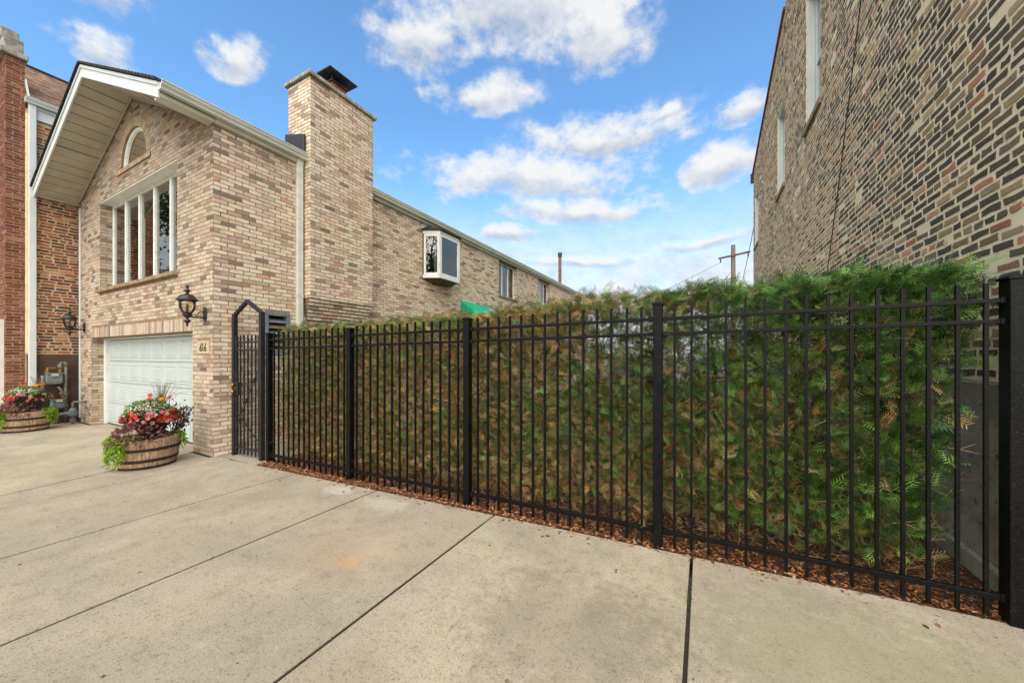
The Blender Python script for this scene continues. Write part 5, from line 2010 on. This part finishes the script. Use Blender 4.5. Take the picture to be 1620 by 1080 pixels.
# weeds in the pavement joint
wd = np.random.default_rng(4)
n = 90
P = np.stack([np.where(np.arange(n) % 3, -0.08, -7.2) + wd.normal(0, 0.012, n), np.where(np.arange(n) % 3, wd.normal(2.65, 0.06, n), wd.normal(1.55, 0.05, n)), np.zeros(n)], 1)
d = np.stack([wd.normal(0, 0.5, n), wd.normal(0, 0.5, n), np.ones(n)], 1)
v, f = instance(bl, [(0, 1, 2, 3)], P, d, wd.uniform(0.012, 0.03, n), wd)
wg = npmesh('joint_weeds', v, f, 'plant_leaf', None, np.repeat(np.array([lin(84, 120, 50)]), len(v), 0), kind='stuff')
tag(wg, 'tiny green weeds growing in the joints of the concrete', 'weeds')

# ------------------------------------------------------------------ flower barrels
leafT = np.array([(0, 0, 0), (0.35, 0.26, 0.07), (0.35, -0.26, 0.07), (0.45, 0, 0), (0.75, 0.17, 0.02), (0.75, -0.17, 0.02), (1, 0, -0.10)])
leafF = [(0, 3, 1, 1), (0, 2, 3, 3), (3, 4, 1, 1), (3, 6, 4, 4), (3, 2, 5, 5), (3, 5, 6, 6)]
leafF3 = [(0, 3, 1), (0, 2, 3), (3, 4, 1), (3, 6, 4), (3, 2, 5), (3, 5, 6)]
petV, petF = [(0, 0, 0.0)], []
for k in range(5):
    a0 = 2 * PI * k / 5
    for da, r_, h_ in ((-0.5, 0.75, 0.18), (0, 1.0, 0.12), (0.5, 0.75, 0.18)):
        petV.append((0.28 - h_ * 0.6, r_ * math.cos(a0 + da), r_ * math.sin(a0 + da)))
    b = 1 + 3 * k
    petF += [(0, b, b + 1), (0, b + 1, b + 2)]
petV = np.array(petV)


def dome(n, c, rx, rz, rng, lo=0.0, R=None):
    """points over an upper half ellipsoid surface with outward directions"""
    a = rng.uniform(0, 2 * PI, n)
    u = rng.uniform(lo, 1, n)
    s = np.sqrt(1 - u * u)
    rad = rng.uniform(0.72, 1.0, n)
    D_ = np.stack([s * np.cos(a), s * np.sin(a), u], 1)
    return np.array(c) + D_ * rad[:, None] * [rx, rx, rz], D_


def cols_of(tab, n, rng, jit=0.12):
    t = np.array([lin(*c) for c in tab])
    return np.clip(t[rng.integers(0, len(t), n)] * rng.normal(1, jit, (n, 1)), 0.003, 1)


def part_leaves(name, parent, P, d, size, tab, rng, mat='plant_leaf', tv=leafT, tf=leafF3):
    n = len(P)
    v, f = instance(tv, tf, P, d, size, rng, twist=np.stack([rng.normal(0, .5, n), rng.normal(0, .5, n), np.ones(n)], 1))
    c = cols_of(tab, n, rng)
    return npmesh(name, v, f, mat, parent, np.repeat(c, len(tv), 0), kind='stuff')


Rv = np.array([0.292, 0.957, 0.0])
Tv = np.array([0.957, -0.292, 0.0])


def barrel(cx, cy, label, seed, full):
    r = np.random.default_rng(seed)
    pr = random.Random(seed)
    B = thing('flower_barrel', label, 'planter', (cx, cy, 0), 'flower barrels on the driveway')
    B.scale = (0.86, 0.86, 0.97)
    H = 0.43
    rad = lambda z: 0.355 + 0.075 * math.sin(min(1, z / H) * PI * 0.5)
    ns = 26
    for k in range(ns):
        t0, t1 = 2 * PI * (k + 0.02) / ns, 2 * PI * (k + 0.98) / ns
        q = MB()
        V, F = [], []
        zs = [0, 0.14, 0.28, H + pr.uniform(-0.008, 0.006)]
        for z in zs:
            for t in (t0, t1):
                for dr in (0.0, -0.03):
                    rr = rad(z) + dr
                    V.append((cx + rr * math.cos(t), cy + rr * math.sin(t), z))
        for i in range(3):
            b = 4 * i
            F += [(b, b + 2, b + 6, b + 4), (b + 1, b + 5, b + 7, b + 3), (b, b + 4, b + 5, b + 1), (b + 2, b + 3, b + 7, b + 6)]
        F += [(12, 14, 15, 13), (0, 1, 3, 2)]
        q.add(V, F)
        q.build('stave', 'stave_wood', B)
    for z0, z1 in ((0.0, 0.038), (0.10, 0.145), (0.262, 0.305)):
        q = MB()
        q.lathe([(rad(z0) + 0.001, z0 + 0.001), (rad(z0) + 0.007, z0 + 0.001), (rad(z1) + 0.007, z1), (rad(z1) + 0.001, z1)], (cx, cy, 0), 48)
        q.build('hoop', 'hoop_iron', B)
    q = MB()
    q.lathe([(0.39, 0.36), (0.30, 0.39), (0.05, 0.40)], (cx, cy, 0), 24)
    q.build('soil', 'soil', B)
    c0 = np.array([cx, cy, 0.0])
    # inner pot with the bright flowers
    pc = c0 + Rv * 0.05
    q = MB()
    q.lathe([(0.12, 0.40), (0.19, 0.55), (0.235, 0.70), (0.245, 0.715), (0.245, 0.735), (0.22, 0.735), (0.2, 0.70)], (pc[0], pc[1], 0), 24)
    q.build('inner_pot', 'pot_dark', B, smooth=True)
    # bedding foliage + impatiens
    P, d = dome(900, pc + [0, 0, 0.70], 0.37, 0.15, r, -0.25)
    part_leaves('impatiens_leaves', B, P, d + [0, 0, 0.2], r.uniform(0.035, 0.065, len(P)), [(62, 98, 40), (44, 78, 34), (84, 118, 56), (38, 62, 32)], r)
    for name, tab, n_, side in (('red_flowers', [(206, 28, 30), (226, 44, 36), (178, 22, 34)], 190, 0), ('pink_flowers', [(232, 150, 140), (236, 176, 166), (224, 96, 118)], 120, 1)):
        P, d = dome(n_ * 2, pc + [0, 0, 0.70], 0.39, 0.18, r, -0.18)
        s = (P - pc) @ Rv
        if side == 0:
            kp = (r.uniform(size=len(P)) < (0.2 + 0.8 * (np.abs(s + 0.02) > 0.13))) if full else (s < -0.18)
        else:
            kp = r.uniform(size=len(P)) < (0.25 + 0.75 * ((s > -0.1) & (s < 0.26)))
            if not full:
                kp = np.abs(s) > 0.02
        P, d = P[kp][:n_], d[kp][:n_]
        part_leaves(name, B, P + d * 0.015, d, r.uniform(0.024, 0.038, len(P)), tab, r, 'petal', petV, petF)
    # white alyssum mound
    ac = pc - Rv * 0.04 + [0, 0, 0.80]
    P, d = dome(1100, ac, 0.30, 0.17, r, -0.1)
    part_leaves('alyssum_leaves', B, P, d + r.normal(0, 0.4, d.shape), r.uniform(0.025, 0.05, len(P)), [(132, 160, 76), (106, 136, 60), (158, 180, 104), (84, 112, 50)], r)
    P, d = dome(420, ac, 0.315, 0.185, r, 0.0)
    part_leaves('white_flowers', B, P, d, r.uniform(0.008, 0.015, len(P)), [(232, 234, 214), (218, 224, 196)], r, 'petal', petV, petF)
    # zinnias on top
    zp = [(-0.02, 0.14, 1.06, 0), (-0.03, 0.1, 1.0, 0), (0.12, 0.0, 0.985, 1), (0.22, 0.05, 1.01, 0), (0.07, -0.1, 0.98, 1), (0.16, -0.05, 1.0, 1)]
    st_ = MB()
    for j, (a, b, z, k) in enumerate(zp):
        p = pc + Rv * a + Tv * b
        st_.tube([(p[0], p[1], 0.78), (p[0] + 0.01, p[1], z)], 0.004, 5)
    st_.build('zinnia_stems', 'lawn_soil', B, kind='stuff')
    P = np.array([pc + Rv * a + Tv * b + [0, 0, z] for a, b, z, k in zp])
    for lay_ in range(1):
        v, f = instance(petV, petF, np.repeat(P, 2, 0) + r.normal(0, 0.004, (len(P) * 2, 3)), np.tile([0.45, -0.2, 0.7], (len(P) * 2, 1)) + r.normal(0, .2, (len(P) * 2, 3)), r.uniform(0.03, 0.04, len(P) * 2), r)
        c = np.array([lin(222, 66, 34), lin(236, 168, 30)])[np.repeat([k for *_, k in zp], 2)]
        npmesh('zinnia_flowers', v, f, 'petal', B, np.repeat(c, len(petV), 0), kind='stuff')
    # purple coleus / heuchera low at the front
    cc = c0 - Rv * 0.10 + Tv * 0.14 + [0, 0, 0.40]
    P, d = dome(620, cc, 0.33, 0.26, r, -0.15)
    part_leaves('purple_leaves', B, P, d + [0, 0, -0.15] + r.normal(0, .3, d.shape), r.uniform(0.05, 0.085, len(P)), [(150, 104, 106), (126, 86, 88), (172, 126, 124), (104, 70, 74), (186, 144, 138)], r)
    # dark leaved plant on the right
    dc = c0 + Rv * 0.44 + Tv * 0.06
    if full:
        q = MB()
        tips = []
        for j in range(16):
            a = pr.uniform(0, 2 * PI)
            tip = dc + np.array([math.cos(a) * pr.uniform(0.04, 0.2), math.sin(a) * pr.uniform(0.04, 0.2), pr.uniform(0.58, 0.90)])
            b = c0 + Rv * 0.30 + [0, 0, 0.38]
            q.tube([b, b * 0.45 + tip * 0.55 + [0.02, 0, 0.02], tip], [0.006, 0.005, 0.003], 5)
            tips += [b * (1 - u) + tip * u for u in np.linspace(0.35, 1.0, 20)]
        q.build('dark_stems', 'bark', B)
        P = np.array(tips) + r.normal(0, 0.02, (len(tips), 3))
        d = r.normal(0, 1, P.shape) + [0, 0, 0.2]
        part_leaves('dark_leaves', B, P, d, r.uniform(0.035, 0.07, len(P)), [(78, 58, 64), (98, 72, 76), (60, 48, 54), (116, 92, 94)], r)
    # trailing bright green vine over the left rim (and a little at the right)
    Pl, dl = [], []
    runs = [(-1, pr.uniform(-0.75, 0.85)) for _ in range(56)] + ([(1, pr.uniform(-0.25, 0.3)) for _ in range(12)] if full else [(1, pr.uniform(-0.6, 0.9)) for _ in range(34)])
    for s, t in runs:
        ang0 = math.atan2(-Rv[1], -Rv[0]) if s < 0 else math.atan2(Rv[1], Rv[0])
        a = ang0 + (0.25 + 0.85 * t if s < 0 else -0.2 - 0.6 * t)
        lnth = pr.uniform(0.12, 0.44) * (1.0 if s < 0 else (0.55 if full else 0.8)) * (1 - 0.35 * abs(t - 0.1))
        e = np.array([math.cos(a), math.sin(a), 0])
        for u in np.linspace(0, 1, 26):
            if u < 0.3:
                p = c0 + e * (0.34 + u * 0.40) + [0, 0, 0.42 + 0.05 * math.sin(u * 10)]
            else:
                p = c0 + e * (0.455 + 0.02 * math.sin(u * 9 + t * 7)) + [0, 0, 0.43 - (u - 0.3) / 0.7 * lnth]
            Pl.append(p)
            dl.append(e * 0.8 + np.array([0, 0, -0.5]))
    Pl = np.array(Pl) + r.normal(0, 0.016, (len(Pl), 3))
    Pl[:, 2] = np.maximum(Pl[:, 2], 0.015)
    dl = np.array(dl) + r.normal(0, .5, Pl.shape)
    part_leaves('trailing_vine', B, Pl, dl, r.uniform(0.026, 0.05, len(Pl)), [(150, 182, 40), (126, 162, 34), (176, 204, 62), (100, 138, 32)], r)
    # low green cover on the rest of the soil
    P, d = dome(260, c0 + [0, 0, 0.39], 0.38, 0.06, r, 0.0)
    part_leaves('ground_cover', B, P, d, r.uniform(0.025, 0.045, len(P)), [(132, 168, 44), (98, 134, 40), (154, 186, 60)], r)
    # airy grass
    q = MB()
    gc = pc + Rv * 0.12 - Tv * 0.05
    for j in range(60 if full else 30):
        a = pr.uniform(0, 2 * PI)
        lean = pr.uniform(0.08, 0.5)
        h_ = pr.uniform(0.2, 0.5)
        e = np.array([math.cos(a), math.sin(a), 0]) + Rv * 0.35
        p0 = gc + [0, 0, 0.86]
        p1 = p0 + e * lean * 0.4 + [0, 0, h_ * 0.75]
        p2 = p0 + e * lean + [0, 0, h_ * (1.0 - lean * 0.6)]
        q.tube([p0, p1, p2], [0.0028, 0.0022, 0.0008], 4, cap=False)
    q.build('grass_blades', 'pole_wood', B)
    return B


barrel(-7.24, 2.18, 'large half barrel of red and white flowers in front of the garage door', 5, True)
barrel(-12.88, 1.95, 'half barrel of pink flowers at the left, before the gas meters', 6, False)

# ------------------------------------------------------------------ street trees behind the viewpoint (seen mirrored in the windows)
def tree(x, y, h, rcrown, label, seed):
    r = np.random.default_rng(seed)
    pr = random.Random(seed)
    Tt = thing('street_tree', label, 'tree', (x, y, -0.1))
    q = MB()
    q.tube([(x, y, -0.12), (x + 0.05, y, h * 0.2), (x - 0.1, y + 0.1, h * 0.45), (x + 0.1, y, h * 0.8)], [0.24, 0.19, 0.14, 0.05], 10)
    cl = []
    for k in range(15):
        a = pr.uniform(0, 2 * PI)
        z = h * pr.uniform(0.3, 0.75)
        e = Vector((math.cos(a), math.sin(a), pr.uniform(0.25, 0.7)))
        L_ = rcrown * pr.uniform(0.6, 1.0)
        p0 = Vector((x, y, z))
        p1 = p0 + e * L_ * 0.5 + Vector((0, 0, 0.1))
        p2 = p0 + e * L_
        q.tube([p0, p1, p2], [0.08, 0.05, 0.015], 6)
        cl += [p1, p2, p2 * 0.5 + p1 * 0.5]
    q.build('trunk', 'bark', Tt)
    cen = np.array([tuple(c) for c in cl])
    n = 9000
    P = cen[r.integers(0, len(cen), n)] + r.normal(0, rcrown * 0.17, (n, 3))
    d = r.normal(0, 1, (n, 3))
    part_leaves('crown', Tt, P, d, r.uniform(0.09, 0.17, n) * (h / 9), [(70, 104, 42), (52, 84, 36), (92, 126, 54), (42, 66, 30)], r)


tree(-18.5, -1.0, 11.0, 2.9, 'leafy street tree with dark trunk mirrored in the large front window', 41)
tree(0.5, -24.0, 18.0, 5.5, 'tall leafy street tree standing across the street, mirrored in the bay window', 42)
